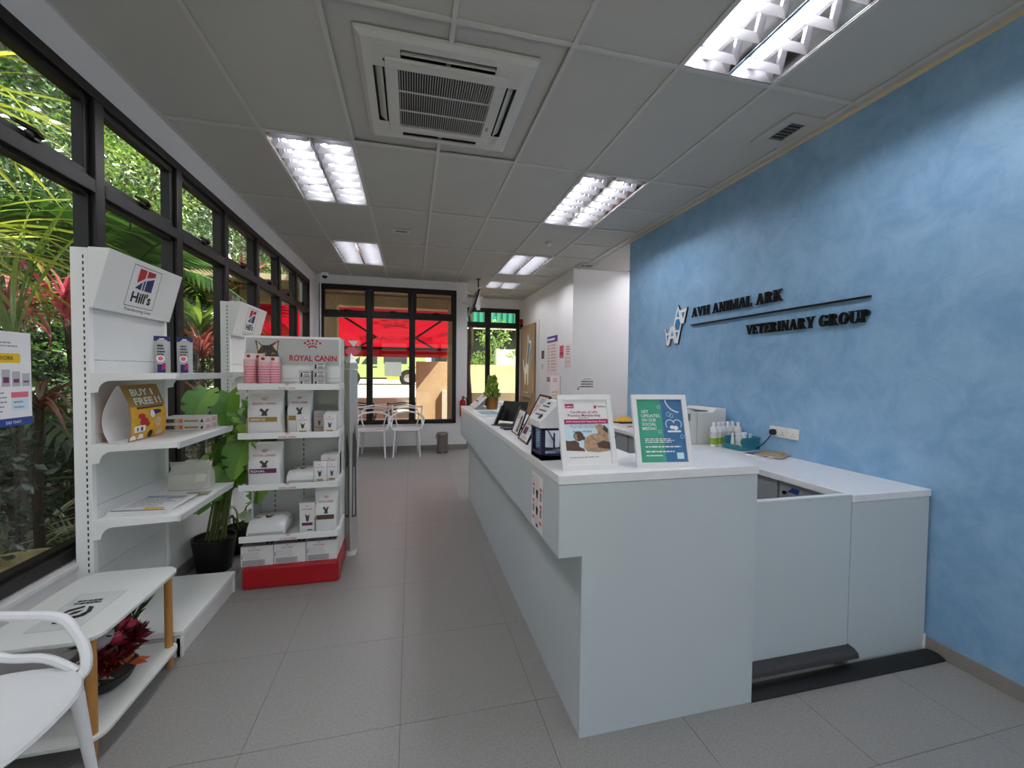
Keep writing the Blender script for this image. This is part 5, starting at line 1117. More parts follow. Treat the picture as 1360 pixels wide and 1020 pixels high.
def pink_tub(x, y, label, h=.2):
    t = thing('treat_tub', label, 'tub', (x, y, Z1), 0, 'pink printed tubs on the top shelf of the stand')
    MB().lathe([(.03, 0), (.036, .01), (.039, h*.8), (.04, h*.82)], 18).build('tub_body', 'tub_pink', t, smooth=True); MB().lathe([(.032, h*.82), (.033, h)], 18).build('lid', 'paper_pink', t, smooth=True)
    m = MB()
    for k in range(7): m.lathe([(.0372+.0006*k/2, .03+k*.017), (.0374+.0006*k/2, .036+k*.017)], 18, cap=False)
    m.build('pink_rings', 'ink_pink', t); F = Face(t, (-.02, -.034, h*.84), (1, 0, 0), (0, 0, 1)); F.disc([(.02, .016, .012, .01)], 'ink_red', 'red_flower')
pink_tub(-1.045, 3.12, 'pink printed tub at the left end of the stand, front', .225); pink_tub(-1.01, 3.185, 'pink printed tub at the left end of the stand, behind', .225); pink_tub(-.955, 3.105, 'pink printed tub under the cat header, third from the left', .205); pink_tub(-.905, 3.14, 'pink printed tub rightmost of the four', .205)
for k, (x, z, l) in enumerate(((-.71, 0, 'left stack, lower'), (-.71, .058, 'left stack, upper'), (-.62, 0, 'right stack, lowest'), (-.62, .058, 'right stack, middle'), (-.62, .116, 'right stack, top'))):
    t = thing('food_tin_pack', 'small grey white tin pack on the top shelf, %s' % l, 'tin pack', (x, 3.12, Z1+z), 0, 'grey white tin packs on the stand')
    MB().box(-.039, .039, 0, .06, 0, .056).build('pack_body', 'foil_grey', t, bevel=.002); F = Face(t, (-.039, 0, 0), (1, 0, 0), (0, 0, 1)); F.rect(.004, .026, .074, .034, 'paper', 'white_band'); F.lines(.034, .072, .008, .048, 3, 'ink', .35, seed=k+4, k=2); F.poly([[(.012, .01), (.02, .01), (.024, .04), (.01, .036)]], 'ink', 'cat_mark', 2)
food_bag(-.96, 3.1, Z2, .225, .11, .285, 'ink_gold', 'large white cat food bag with gold band on the second shelf', 0, 'URINARY S/O'); food_bag(-.755, 3.15, Z2, .165, .09, .29, 'ink_gold', 'narrower cat food bag with gold band beside the large one', .02)
pouch(-.715, 3.085, Z2, .09, .135, 'small white pouch in front of the narrower gold banded bag'); carton(-.625, 3.14, Z2, .07, .09, .155, 'slim grey carton with a gold band on the second shelf', body='carton_grey'); pouch(-.545, 3.09, Z2, .085, .14, 'shiny white pouch at the right end of the second shelf'); carton(-.54, 3.13, Z2, .09, .1, .15, 'grey white carton behind the right end pouch on the second shelf', body='carton_white')
food_bag(-.96, 3.09, Z3, .215, .12, .275, 'ink_plum', 'large white cat food bag with purple band on the third shelf', 0, 'RENAL'); lying_bag(-.735, 3.1, Z3, .19, .2, .095, 'ink_plum', 'white cat food bag lying flat on the third shelf')
pouch(-.61, 3.09, Z3, .085, .155, 'white pouch beside the flat bag on the third shelf'); carton(-.56, 3.14, Z3, .11, .16, .185, 'white carton at the right end of the third shelf', band='ink_plum'); pouch(-.535, 3.105, Z3, .075, .15, 'white pouch leaning at the right end of the third shelf')
lying_bag(-.945, 3.07, Z4, .245, .24, .12, 'ink_grey', 'white cat food bag lying flat on the fourth shelf'); carton(-.70, 3.12, Z4, .1, .16, .205, 'white carton standing in the middle of the fourth shelf', band='ink_plum'); food_bag(-.575, 3.09, Z4, .15, .1, .285, 'ink_brown', 'white cat food bag with brown band at the right of the fourth shelf')
for k, (x, l) in enumerate(((-1.0, 'left'), (-.80, 'middle'), (-.60, 'right'))): carton(x, 3.075+.003*k, Z5, .196, .27, .135, 'wide white multipack carton on the red base, %s one' % l, 'wide', group='multipack cartons on the red base')
# ------------------------------------------------------------------ low two-tier table
tb = thing('coffee_table', 'low white two tier table with round wooden legs', 'table', (-1.305, 2.085, 0)); hx, hy = .197, .297
MB().prism(rrect(-hx, hx, -hy, hy, .075, 8), .464, .48).build('table_top', 'table_white', tb, bevel=.003)
MB().prism(rrect(-hx, hx, -hy, hy, .075, 8), .084, .1).build('lower_shelf', 'table_white', tb, bevel=.003)
for x in (-1, 1):
    for y in (-1, 1): MB().lathe([(.013, 0), (.0165, .1), (.0165, .466)], 14, Matrix.Translation((x*(hx-.042), y*(hy-.045), 0))).build('leg', 'wood_leg', tb, smooth=True)
em = thing('table_sticker', 'clear sticker with a black emblem on the low table top', 'sticker', (-1.30, 2.03, .4805), 0)
glass('sticker_film', (.97, .98, .98), .01, .3); MB().add([(-.085, -.15, .0004), (.085, -.15, .0004), (.085, .13, .0004), (-.085, .13, .0004)], [(0, 1, 2, 3)]).build('film', 'sticker_film', em, fix=False)
F = Face(em, (-.085, -.15, .0007), (1, 0, 0), (0, 1, 0), .0004); e = .0012
F.rects([(0, 0, .17, e), (0, .28-e, .17, .28), (0, 0, e, .28), (.17-e, 0, .17, .28)], 'ink_grey', 'film_edge')
F.poly([[(.05, .05), (.09, .045), (.085, .06), (.13, .09), (.135, .12), (.12, .16), (.1, .165), (.115, .125), (.105, .1), (.06, .085), (.045, .07)], [(.03, .07), (.045, .09), (.05, .13), (.09, .16), (.08, .172), (.04, .15), (.028, .11)], [(.06, .1), (.09, .115), (.1, .14), (.07, .13)]], 'ink', 'emblem')
F.lines(.03, .14, .185, .225, 2, 'ink', .6, seed=98, name='emblem_caption')
# ------------------------------------------------------------------ flower arrangement on the lower tier
fa = thing('flower_arrangement', 'artificial flower arrangement in a black bowl under the low table', 'flowers', (-1.285, 2.11, .1)); fa.scale = (1.15, 1.15, 1.08)
MB().lathe([(.06, 0), (.085, .02), (.105, .06), (.1, .062), (.08, .05), (.01, .045)], 24).build('bowl', 'black_pot', fa, smooth=True)
def petals(name, mat, c, n, L, asp, seed, up=.4, spread=1.0):
    R = np.random.default_rng(seed); an = R.uniform(0, 2*PI, n); el = R.uniform(up-.5, up+.8, n)
    d = np.stack([np.cos(an)*np.cos(el), np.sin(an)*np.cos(el), np.sin(el)], 1); np_leaves(name, mat, fa, np.array(c)+d*.006, d, L, asp, seed, bend=.1)
for k in range(11): petals('dark_red_dahlia', 'petal_red', (.055+.05*math.cos(k*2.4)*(.3+.07*k), -.02+.09*math.sin(k*2.4)*.9, .13+.012*(k % 5)), 46, .05, .35, 100+k)
petals('orange_lily', 'petal_orange', (.1, -.04, .1), 9, .075, .4, 120, .5); petals('orange_lily', 'petal_orange', (.07, -.09, .12), 8, .065, .4, 121, .5)
for k, (x, y, z, mt, r) in enumerate(((.02, -.06, .2, 'petal_white', .05), (.05, -.01, .235, 'petal_pink', .03), (.075, .02, .215, 'petal_pink', .026), (.06, -.03, .19, 'petal_pink', .028), (.02, .05, .21, 'petal_pink', .028))):
    m = MB(); 
    for a in range(7):
        f = a/6; m.loft([[(r*(.35+.65*math.sin(min(1, v*1.15)*PI*.62))*(1-.11*a)*math.cos(2*PI*i/14+a), r*(.35+.65*math.sin(min(1, v*1.15)*PI*.62))*(1-.11*a)*math.sin(2*PI*i/14+a), r*(v*1.5-.5)+.002*a) for i in range(14)] for v in (0, .3, .6, .85, 1)], Matrix.Translation((x, y, z)), caps=False)
    m.build('rose_bloom', mt, fa, smooth=True, fix=False)
for k in range(5): petals('green_spray', 'leaf_indoor', (.0+.05*math.cos(k*1.3), .03*math.sin(k*1.3)+.02, .11+.02*k), 30, .085, .16, 130+k, .6)
for k in range(3): petals('pointed_sprig', 'leaf_dark', (.06, .07-.05*k, .22-.01*k), 14, .09, .14, 140+k, 1.0)
petals('pale_leaf_cluster', 'leaf_variegated', (.05, -.1, .09), 24, .05, .6, 150, .3)
# ------------------------------------------------------------------ moulded chairs with looping back rails
def chair(label, loc, rotz, mat='plastic_white', group='white moulded chairs'):
    t = thing('moulded_chair', label, 'chair', loc, rotz, group)
    N = 36; rings = []
    def outl(s, z, dz=0): return [((.262*s*(abs(math.cos(a))**.8)*(1 if math.cos(a) >= 0 else -1)), (.235*s*(abs(math.sin(a))**.85)*(1 if math.sin(a) >= 0 else -1)), z-(dz*(.5-.5*math.cos(2*a)))) for a in (2*PI*k/N for k in range(N))]
    MB().loft([outl(.0, .425), outl(.6, .428), outl(.93, .436), outl(1.0, .452), outl(.985, .463), outl(.9, .458), outl(.6, .449), outl(.01, .446)], caps=False).build('seat', mat, t, smooth=True)
    for sx in (-1, 1):
        MB().tube([(sx*.195, -.155, .45), (sx*.205, -.175, .25), (sx*.222, -.2, 0)], [.021, .017, .011], 10).build('leg', mat, t, smooth=True)
        MB().tube([(sx*.165, .165, .45), (sx*.175, .185, .25), (sx*.19, .21, 0)], [.021, .017, .011], 10).build('leg', mat, t, smooth=True)
    A = [(.19, -.15, .44), (.222, -.168, .462), (.252, -.15, .515), (.272, -.11, .57), (.285, -.06, .615), (.288, .04, .632), (.25, .16, .665), (.15, .225, .71), (0, .245, .73)]
    B = [(.235, -.14, .452), (.258, -.04, .495), (.262, .08, .515), (.25, .18, .6), (.247, .2, .72), (.26, .2, .83), (.215, .215, .815), (.11, .24, .83), (0, .25, .845)]
    Cc = [(.15, .19, .452), (.185, .2, .56), (.2, .205, .68), (.165, .225, .775), (.08, .25, .80), (0, .258, .80)]
    for nm, P, r in (('arm_rail', A, .0155), ('upper_rail', B, .0135), ('inner_rail', Cc, .0115)):
        pts = [Vector(p) for p in P]+[Vector((-p[0], p[1], p[2])) for p in P[-2::-1]]
        MB().tube(spline(pts, 5), r, 8).build(nm, mat, t, smooth=True)
    return t
chair('white moulded chair cut off by the left edge beside the low table', (-1.215, 1.42, 0), PI/2)
chair('white moulded chair under the porch window nearer the totem', (-.635, 7.39, 0), 0)
chair('white moulded chair under the porch window nearer the steel bin', (-.068, 7.40, 0), 0)
# ------------------------------------------------------------------ pedal bin
bn = thing('pedal_bin', 'brushed steel pedal bin by the back wall', 'bin', (.55, 7.52, 0))
MB().lathe([(.1, 0), (.1, .02), (.098, .03), (.098, .315), (.1, .32)], 28).build('bin_body', 'steel_brushed', bn, smooth=True)
MB().lathe([(.105, .32), (.107, .335), (.1, .35), (.06, .362), (.001, .366)], 28).build('lid', 'steel_brushed', bn, smooth=True)
MB().box(-.03, .03, -.14, -.095, .008, .018).build('pedal', 'steel_brushed', bn, bevel=.002); MB().box(-.02, .02, .095, .12, .25, .34).build('hinge', 'black_gloss', bn)
MB().tube(spline([(-.1, 0, .33), (-.118, -.02, .29), (-.112, -.04, .25)]), .006, 6).build('carry_handle', 'black_gloss', bn); MB().lathe([(.102, 0), (.102, .015)], 28).build('foot_ring', 'black_gloss', bn)
# ------------------------------------------------------------------ poster taped on the garden window
wp = thing('window_poster', 'product poster with yellow heading and blue footer taped on the garden window', 'poster', (XL+.014, 2.222, 1.22))
MB().box(0, .0012, -.28, 0, 0, .386).build('sheet', 'paper', wp)
F = Face(wp, (.0013, -.28, 0), (0, 1, 0), (0, 0, 1), .0005); W, H_ = .28, .386
F.rect(0, 0, W, .085*H_, 'ink_blue', 'footer_band'); F.text('DID THAT.', .57*W, .025*H_, .03*H_, 'ink_white', .25*W); F.poly([rrect(.25*W, .82*W, .67*H_, .77*H_, .008)], 'ink_yellow', 'heading_badge'); F.text('WORK', .46*W, .7*H_, .045*H_, 'ink', .25*W, k=2)
F.lines(.3*W, .8*W, .83*H_, .9*H_, 2, 'ink_grey', .4, seed=160)
for k in range(4):
    x = (.36+.16*k)*W; F.rect(x, .42*H_, x+.13*W, (.62-.02*k)*H_, 'ink_light', 'product_picture'); F.rect(x+.02*W, .46*H_, x+.11*W, (.54-.02*k)*H_, 'ink_plum', 'product_label', 2)
F.lines(.3*W, .6*W, .14*H_, .38*H_, 5, 'ink_grey', .3, seed=161); F.rect(.66*W, .3*H_, .94*W, .36*H_, 'ink_pink', 'pink_cell'); F.rect(.66*W, .16*H_, .94*W, .29*H_, 'ink_sky', 'blue_cell'); F.lines(.7*W, .9*W, .17*H_, .28*H_, 2, 'ink_grey', .3, seed=162, k=2)
MB().box(.0, .004, -.2, -.15, .375, .41).build('black_clip', 'black_gloss', wp)
# ------------------------------------------------------------------ potted plants indoors
def monstera_leaf_mesh(L, W, cuts=5, seed=0):
    """split leaf: midrib along +Y, blade in XY with deep side cuts, gently folded and drooping"""
    m = MB(); n = 22; R = random.Random(seed)
    def half(v): return W*.5*(math.sin(PI*min(1, v*.86+.12))**.75)*(1-.15*v)
    def z(x, y): return .22*abs(x)*1.0-.45*(y/L)**2*L*.5
    for sx in (-1, 1):
        rows = []
        for i in range(n+1):
            v = i/n; w = half(v); ph = (v*cuts) % 1; cut = .55 if (ph > .82 and .12 < v < .9) else 1
            y = L*v - (.12*L if v < .08 else 0)*(1-v/.08)*0
            rows.append([(0, y), (sx*w*.45, y-.05*L*(1-v)), (sx*w*cut, y-.12*L*(1-v)+.02*L)])
        vs = [(x, y, z(x, y)) for r in rows for x, y in r]
        fs = []
        for i in range(n):
            for k in range(2):
                a = i*3+k; q = (a, a+1, a+4, a+3); fs.append(q if sx > 0 else q[::-1])
        m.add(vs, fs)
    m.tube([(0, 0, .001), (0, L*.5, z(0, L*.5)+.001), (0, L, z(0, L))], [.003, .002, .0008], 4)
    return m
def potted_split_leaf(label, loc, pot_r, pot_h, leaves, mat, name='potted_monstera', seed=0, stem='stem_green', size=.3):
    t = thing(name, label, 'potted plant', loc)
    MB().lathe([(pot_r*.75, 0), (pot_r, pot_h), (pot_r, pot_h+.004), (pot_r*.93, pot_h+.004), (pot_r*.9, pot_h-.03), (.002, pot_h-.03)], 24).build('pot', 'black_pot', t, smooth=True)
    MB().lathe([(pot_r*.9, pot_h-.03), (.002, pot_h-.015)], 16).build('soil', 'soil', t)
    mes = [monstera_leaf_mesh(size, size*.82, 5, k).mesh('split_leaf', True) for k in range(2)]
    R = random.Random(seed)
    for k, (x, y, z, az, tl, sc) in enumerate(leaves):
        b = Vector((R.uniform(-.4, .4)*pot_r, R.uniform(-.4, .4)*pot_r, pot_h-.03)); e = Vector((x, y, z))
        MB().tube(spline([b, b*.5+e*.5+Vector((-x*.12, -y*.12, .06)), e]), [.009-.0004*i for i in range(13)], 6).build('leaf_stalk', stem, t, smooth=True)
        lf = link('split_leaf', mes[k % 2], mat, t, e); lf.rotation_euler = Euler((tl, .25*R.uniform(-1, 1), az), 'XYZ'); lf.scale = (sc, sc, sc)
    return t
RL = random.Random(41); LV = []
for k in range(24):
    z = .62+.66*(k/23); LV.append((RL.uniform(-.02, .34)+.04*math.sin(k*2.1), RL.uniform(-.22, .22), z+.12, -2.75+RL.uniform(-.8, .9), -.85+RL.uniform(-.35, .35), RL.uniform(.85, 1.15)))
potted_split_leaf('large split leaf plant in a black pot between the two white racks', (-1.39, 3.42, 0), .14, .24, LV, 'leaf_monstera', seed=2, size=.31)
LV2 = [(.03, -.05, .32, -2.2, -.3, .7), (.1, .0, .33, -1.3, -.3, .7), (-.05, -.06, .3, 2.6, -.3, .65), (.05, .06, .36, -.5, 0, .7), (-.06, .04, .34, 1.6, 0, .65), (.12, -.06, .27, -1.7, -.5, .65), (-.1, -.03, .26, 2.2, -.5, .6)]
potted_split_leaf('small pale leaved plant in a black pot beside the red based stand', (-1.33, 3.72, 0), .11, .2, LV2, 'leaf_variegated', 'potted_aglaonema', 5, 'stem_green', .22)
# ------------------------------------------------------------------ garden outside the long windows
gr = MB().box(-26, XL-.14, -6, 30, -.5, -.08).build('ground_garden', 'soil'); tag(gr, 'dark soil of the planted bed outside', None, None, 'structure')
m = MB(); m.add([(-10.5, -6, -.1), (-10.5, 32, -.1), (-14, 33, 14), (-14, -8, 14)], [(0, 1, 2, 3)]); m.add([(-10.5, 32, -.1), (-4, 34, -.1), (-4, 36, 10), (-14, 33, 14)], [(0, 1, 2, 3)]); hb_ = m.build('ground_slope', 'shade_dark'); tag(hb_, 'steep overgrown slope behind the garden, coloured dark as shade between the leaves', None, None, 'structure')  # dark sheet puts shade into the gaps between the leaves
rf = MB().box(-1.85, 4.4, YR-.3, 9.5, ZC+.21, ZC+.36).build('roof', 'concrete_beige'); tag(rf, 'unseen concrete roof slab with eaves added to shade the windows', None, None, 'structure')  # unseen slab, overhang shaped by how much sun it blocks
strap_cache = {}
def strap_mesh(w, droop, key, seg=9):
    if key in strap_cache: return strap_cache[key]
    m = MB(); rows = []
    ang = 0; x = z = 0
    for i in range(seg+1):
        v = i/seg; ww = w*(math.sin(PI*min(1, .12+v*.88))**.6)*(1-v**4*.9)+.0005
        rows.append(((x, -ww/2, z+ww*.18), (x, 0, z), (x, ww/2, z+ww*.18)))
        a = PI/2-droop*v*1.15; x += math.cos(a)/seg; z += math.sin(a)/seg
    vs = [p for r in rows for p in r]; fs = []
    for i in range(seg):
        for k in range(2): a = i*3+k; fs.append((a, a+1, a+4, a+3))
    m.add(vs, fs); strap_cache[key] = m.mesh('strap_leaf', True); return strap_cache[key]
def strap_plant(name, label, loc, n, L, w, mat, tilt=(.1, 1.1), droop=(1.2, 2.2), stem=0, seed=0, az=(0, 2*PI), cat='plant', sm='bark', group=None):
    t = thing(name, label, cat, loc, 0, group); R = random.Random(seed)
    if stem: MB().tube([(0, 0, -.05), (R.uniform(-.05, .05), R.uniform(-.05, .05), stem*.5), (0, 0, stem)], [.03, .026, .022], 8).build('stem', sm, t, smooth=True)
    for k in range(n):
        d = R.choice((droop[0], (droop[0]+droop[1])/2, droop[1])); me = strap_mesh(w, d, (mat, w, d))
        lf = link('leaf', me, mat, t, (0, 0, stem+R.uniform(-.06, .03)*L*(2 if stem else 0)))
        s = L*R.uniform(.65, 1.1); lf.scale = (s, s, s); lf.rotation_euler = Euler((R.uniform(-.4, .4), R.uniform(*tilt), R.uniform(*az)), 'XYZ')
    return t
CG = 'red leaved cordylines in the garden'
strap_plant('cordyline', 'red leaved cordyline beside the window poster', (-3.0, 4.02, -.05), 64, .72, .05, 'leaf_red', stem=1.9, seed=1, group=CG)
strap_plant('cordyline', 'bright pink cordyline beside the near rack post', (-2.9, 4.42, -.05), 28, .62, .055, 'leaf_pinkred', (.02, .5), (.4, 1.2), stem=1.95, seed=2, group=CG)
strap_plant('cordyline', 'brown red cordyline under the red one near the rack', (-2.35, 3.35, -.05), 54, .6, .045, 'leaf_brownred', (.3, 1.3), stem=1.25, seed=3, group=CG)
strap_plant('cordyline', 'red cordyline seen between the two racks', (-3.15, 7.45, -.05), 60, .85, .05, 'leaf_red', (.05, .9), stem=1.75, seed=4, group=CG)
strap_plant('cordyline', 'brown leaved cordyline below the red one between the racks', (-2.45, 5.7, -.05), 50, .7, .045, 'leaf_brownred', (.2, 1.3), stem=1.15, seed=5, group=CG)
strap_plant('cordyline', 'small red cordyline behind the far rack', (-3.6, 9.3, -.05), 40, .9, .07, 'leaf_red', stem=1.6, seed=6, group=CG)
strap_plant('cordyline', 'orange red cordyline high in the fourth top pane', (-3.0, 8.4, -.05), 26, .8, .08, 'leaf_pinkred', (.0, .5), (.3, 1.0), stem=3.0, seed=7, group=CG)
PG = 'yellow striped screw pines in the garden'
strap_plant('screw_pine', 'yellow striped screw pine arching over the nearest pane', (-2.75, 2.95, -.05), 30, 1.55, .036, 'leaf_yellow', (.3, 1.25), (.5, 1.5), stem=2.95, seed=11, az=(.9, 2.1), group=PG)
strap_plant('screw_pine', 'green yellow screw pine with upright leaves near the poster', (-2.65, 3.6, -.05), 14, 1.5, .03, 'leaf_bright', (-.12, .25), (.1, .6), stem=1.7, seed=12, group=PG)
strap_plant('screw_pine', 'lower screw pine with drooping yellow leaves', (-2.85, 3.25, -.05), 34, 1.25, .034, 'leaf_yellow', (.3, 1.3), (.8, 1.9), stem=2.2, seed=13, az=(.4, 2.4), group=PG)
strap_plant('screw_pine', 'bright green bromeliad like plant in the fourth pane', (-3.4, 7.9, -.05), 30, 1.0, .09, 'leaf_bright', (.1, .9), (.6, 1.4), stem=2.2, seed=14, group=PG)
GGp = 'narrow leaved undergrowth clumps'
for k, (x, y, z, L, n) in enumerate(((-2.5, 3.1, 0, .85, 44), (-2.85, 3.7, 0, 1.1, 40), (-2.6, 4.0, .0, .9, 40), (-2.6, 4.8, 0, 1.0, 36), (-2.9, 5.3, 0, 1.2, 36), (-3.4, 4.3, .0, 1.3, 36), (-2.7, 6.4, 0, 1.1, 30), (-3.1, 7.4, 0, 1.3, 30))):
    strap_plant('undergrowth_clump', 'narrow leaved dark undergrowth clump that is %s along the window bed' % ('nearest', 'second', 'third', 'fourth', 'fifth', 'sixth', 'seventh', 'farthest')[k], (x, y, z-.05), n, L, .026, 'leaf_grassy', (.1, 1.2), (1.0, 2.2), seed=30+k, group=GGp)
# fan palms and feather palms
def fan_palm(label, loc, n, L, mat, stem, seed):
    t = thing('fan_palm', label, 'palm', loc, 0, 'palms in the garden'); R = random.Random(seed)
    MB().tube([(0, 0, -.05), (.03, .02, stem*.5), (0, 0, stem)], [.05, .045, .04], 8).build('trunk', 'bark', t, smooth=True)
    m = MB(); K = 22
    for i in range(K):
        a = -2.2+4.4*i/(K-1); d = Vector((math.cos(a), math.sin(a), -.1*math.cos(a*1.4)-.05)); s = Vector((-math.sin(a), math.cos(a), 0))
        m.add([(0, 0, 0), d*.55+s*.05+Vector((0, 0, .02)), d*(.95+.05*math.cos(3*a))+Vector((0, 0, -.12)), d*.55-s*.05+Vector((0, 0, .02)), d*.5], [(0, 4, 1), (1, 4, 2), (0, 3, 4), (4, 3, 2)])
    me = m.mesh('fan_leaf')
    for k in range(n):
        az = 2*PI*k/n+R.uniform(-.3, .3); el = R.uniform(.1, 1.2); pl_ = L*R.uniform(.7, 1.1); e = Vector((math.cos(az)*math.cos(el), math.sin(az)*math.cos(el), math.sin(el)))*pl_+Vector((0, 0, stem))
        MB().tube([(0, 0, stem), e*.5+Vector((0, 0, stem*.5+.08)), e], [.012, .01, .008], 5).build('leaf_stalk', 'stem_green', t); lf = link('fan_leaf', me, mat, t, e); lf.rotation_euler = Euler((R.uniform(-.3, .3), .5-el*.5, az), 'XYZ'); s = L*.75; lf.scale = (s, s, s)
    return t
fan_palm('bright fan palm between the racks behind the red cordyline', (-3.9, 8.9, -.05), 11, .85, 'leaf_bright', 1.8, 51)
fan_palm('tall fan palm behind the second rack post', (-3.6, 9.0, -.05), 11, .9, 'leaf_mid', 2.4, 52)
fan_palm('dark fan palm low behind the second bay', (-4.2, 6.2, -.05), 11, .9, 'leaf_mid', 1.3, 53)
def feather_palm(label, loc, n, L, mat, stem, seed):
    t = thing('feather_palm', label, 'palm', loc, 0, 'palms in the garden'); R = random.Random(seed)
    if stem > .3: MB().tube([(0, 0, -.05), (0, .04, stem*.5), (0, 0, stem)], [.06, .05, .045], 8).build('trunk', 'bark', t, smooth=True)
    m = MB(); K = 26; pts = []
    for i in range(K+1):
        v = i/K; pts.append(Vector((v*.85, 0, .55*v-.75*v*v)))
    for i in range(3, K+1):
        p = pts[i]; tg_ = (pts[i]-pts[i-1]).normalized(); ll = .32*math.sin(PI*(.15+.8*i/K))
        for sx in (-1, 1):
            d = (tg_*.6+Vector((0, sx, -.25))).normalized()*ll; s = tg_*.014; m.add([p-s, p+d*.5-s*1.2, p+d+Vector((0, 0, -.05)), p+d*.5+s*1.2, p+s], [(0, 1, 2, 3, 4)])
    m.tube(pts, .006, 4); me = m.mesh('frond')
    for k in range(n):
        f = link('frond', me, mat, t, (0, 0, stem)); s = L*R.uniform(.8, 1.15); f.scale = (s, s, s); f.rotation_euler = Euler((R.uniform(-.2, .2), R.uniform(-1.0, .15), 2*PI*k/n+R.uniform(-.3, .3)), 'XYZ')
    return t
feather_palm('feather palm fronds hanging over the third pane', (-3.7, 6.6, -.05), 12, 1.9, 'leaf_mid', 2.6, 61)
feather_palm('pale feather palm behind the far window bays', (-4.4, 11.0, -.05), 12, 2.2, 'leaf_bright', 2.8, 62)
feather_palm('low feather palm in the bed behind the poster', (-4.0, 4.8, -.05), 12, 1.6, 'leaf_mid', .9, 63)
# leafy trees and shrubs: trunk and a crown of separate small leaves
def tree(name, label, loc, blobs, n, size, mat, trunk, seed, cat='tree', group='trees behind the garden'):
    t = thing(name, label, cat, loc, 0, group); R = np.random.default_rng(seed)
    if trunk: 
        m = MB(); m.tube([(0, 0, -.1), (.05, .03, trunk*.5), (0, 0, trunk)], [.09, .07, .05], 8)
        for b in blobs[:5]: m.tube([(0, 0, trunk*.75), (b[0]*.5, b[1]*.5, (trunk*.75+b[2])*.5), (b[0], b[1], b[2])], [.045, .03, .012], 6)
        m.build('trunk', 'bark', t, smooth=True)
    vol = np.array([b[3]*b[4]*b[5] for b in blobs])**(2/3); idx = R.choice(len(blobs), n, p=vol/vol.sum()); B = np.array(blobs)[idx]
    d = R.normal(size=(n, 3)); d /= np.linalg.norm(d, axis=1, keepdims=True); rr = R.uniform(.55, 1.02, n)[:, None]
    pos = B[:, :3]+d*B[:, 3:6]*rr; dr = d+R.normal(size=(n, 3))*.8+np.array([0, 0, -.3])
    np_leaves('foliage', mat, t, pos, dr, size, .5, seed)
    return t
def blobs(seed, k, sx, sy, z0, z1, r):
    R = random.Random(seed); return [(R.uniform(-sx, sx), R.uniform(-sy, sy), R.uniform(z0, z1), r*R.uniform(.7, 1.2), r*R.uniform(.7, 1.2), r*R.uniform(.6, 1.0)) for _ in range(k)]
TR = [('nearest', (-5.0, 6.0, 0), 9, 1.2, 1.5, .6, 4.2, .9, 6500, .11, 'leaf_mid'), ('second', (-5.6, 8.8, 0), 9, 1.4, 1.6, .8, 5.0, 1.0, 6500, .12, 'leaf_pale'), ('third', (-5.2, 11.5, 0), 9, 1.4, 1.6, .8, 5.2, 1.1, 6000, .13, 'leaf_mid'), ('fourth', (-6.5, 15.0, 0), 10, 1.8, 2.0, 1, 6.5, 1.4, 6000, .16, 'leaf_pale'), ('fifth', (-8.5, 10.0, 0), 12, 1.8, 2.6, 1, 7.0, 1.5, 7000, .16, 'leaf_mid'), ('sixth', (-8.2, 6.2, 0), 10, 1.5, 2.0, 1, 6.0, 1.3, 6500, .14, 'leaf_dark'), ('seventh', (-5.0, 19.0, 0), 10, 2.0, 2.0, 1, 6.5, 1.5, 5000, .18, 'leaf_bright'), ('eighth', (-11, 14.0, 0), 12, 2.2, 3.0, 2, 9.0, 1.9, 6000, .2, 'leaf_mid'), ('ninth', (-9.0, 20.0, 0), 12, 2.5, 3.0, 2, 9.0, 2.0, 6000, .2, 'leaf_dark'), ('tenth', (-4.3, 7.8, 0), 6, .8, 1.0, 3.2, 4.6, .7, 3500, .1, 'leaf_bright')]
LBT = ['leafy tree just beyond the poster bay', 'pale leafed tree behind the second bay', 'mid green tree behind the third window bay', 'pale tree behind the fourth window bay', 'broad tree on the slope behind the second bay', 'dark leafed tree behind the nearest pane', 'bright tree far behind the last window bays', 'tall tree on the slope far behind the bays', 'tall dark tree farthest along the slope', 'bright overhanging branch tree in the top panes']
for k, (_, loc, nb, sx, sy, za, zb, r, n, sz, mt) in enumerate(TR): tree('garden_tree', LBT[k], loc, blobs(70+k, nb, sx, sy, za, zb, r), int(n*1.9), sz*.66, mt, za+1.2, 80+k)
R = np.random.default_rng(300); n = 26000; u = R.uniform(0, 1, n); v = R.uniform(0, 1, n)**1.2
pos = np.stack([-10.4-3.5*v+R.normal(size=n)*.35, -2+34*u, 13.8*v+R.normal(size=n)*.3], 1); sc_ = tag(np_leaves('slope_creeper', 'leaf_mid', None, pos, R.normal(size=(n, 3))+np.array([1.0, 0, -.2]), .26, .55, 301), 'green creeper and bushes covering the slope behind the garden', 'creeper', None, 'stuff')
SB = [((-3.4, 4.0, 0), 'dark shrub under the screw pines', 'leaf_dark'), ((-3.3, 5.2, 0), 'green shrub low behind the near rack', 'leaf_mid'), ((-3.9, 8.4, 0), 'dark shrub low behind the far rack', 'leaf_dark'), ((-3.0, 10.2, 0), 'bright shrub before the red awning', 'leaf_bright'), ((-2.9, 2.6, 0), 'dark shrub at the left edge behind the poster', 'leaf_dark')]
for k, (loc, l, mt) in enumerate(SB): tree('garden_shrub', l, loc, blobs(95+k, 6, .5, .6, .3, 1.5, .5), 5000, .06, mt, 0, 110+k, 'shrub', 'shrubs in the garden bed')
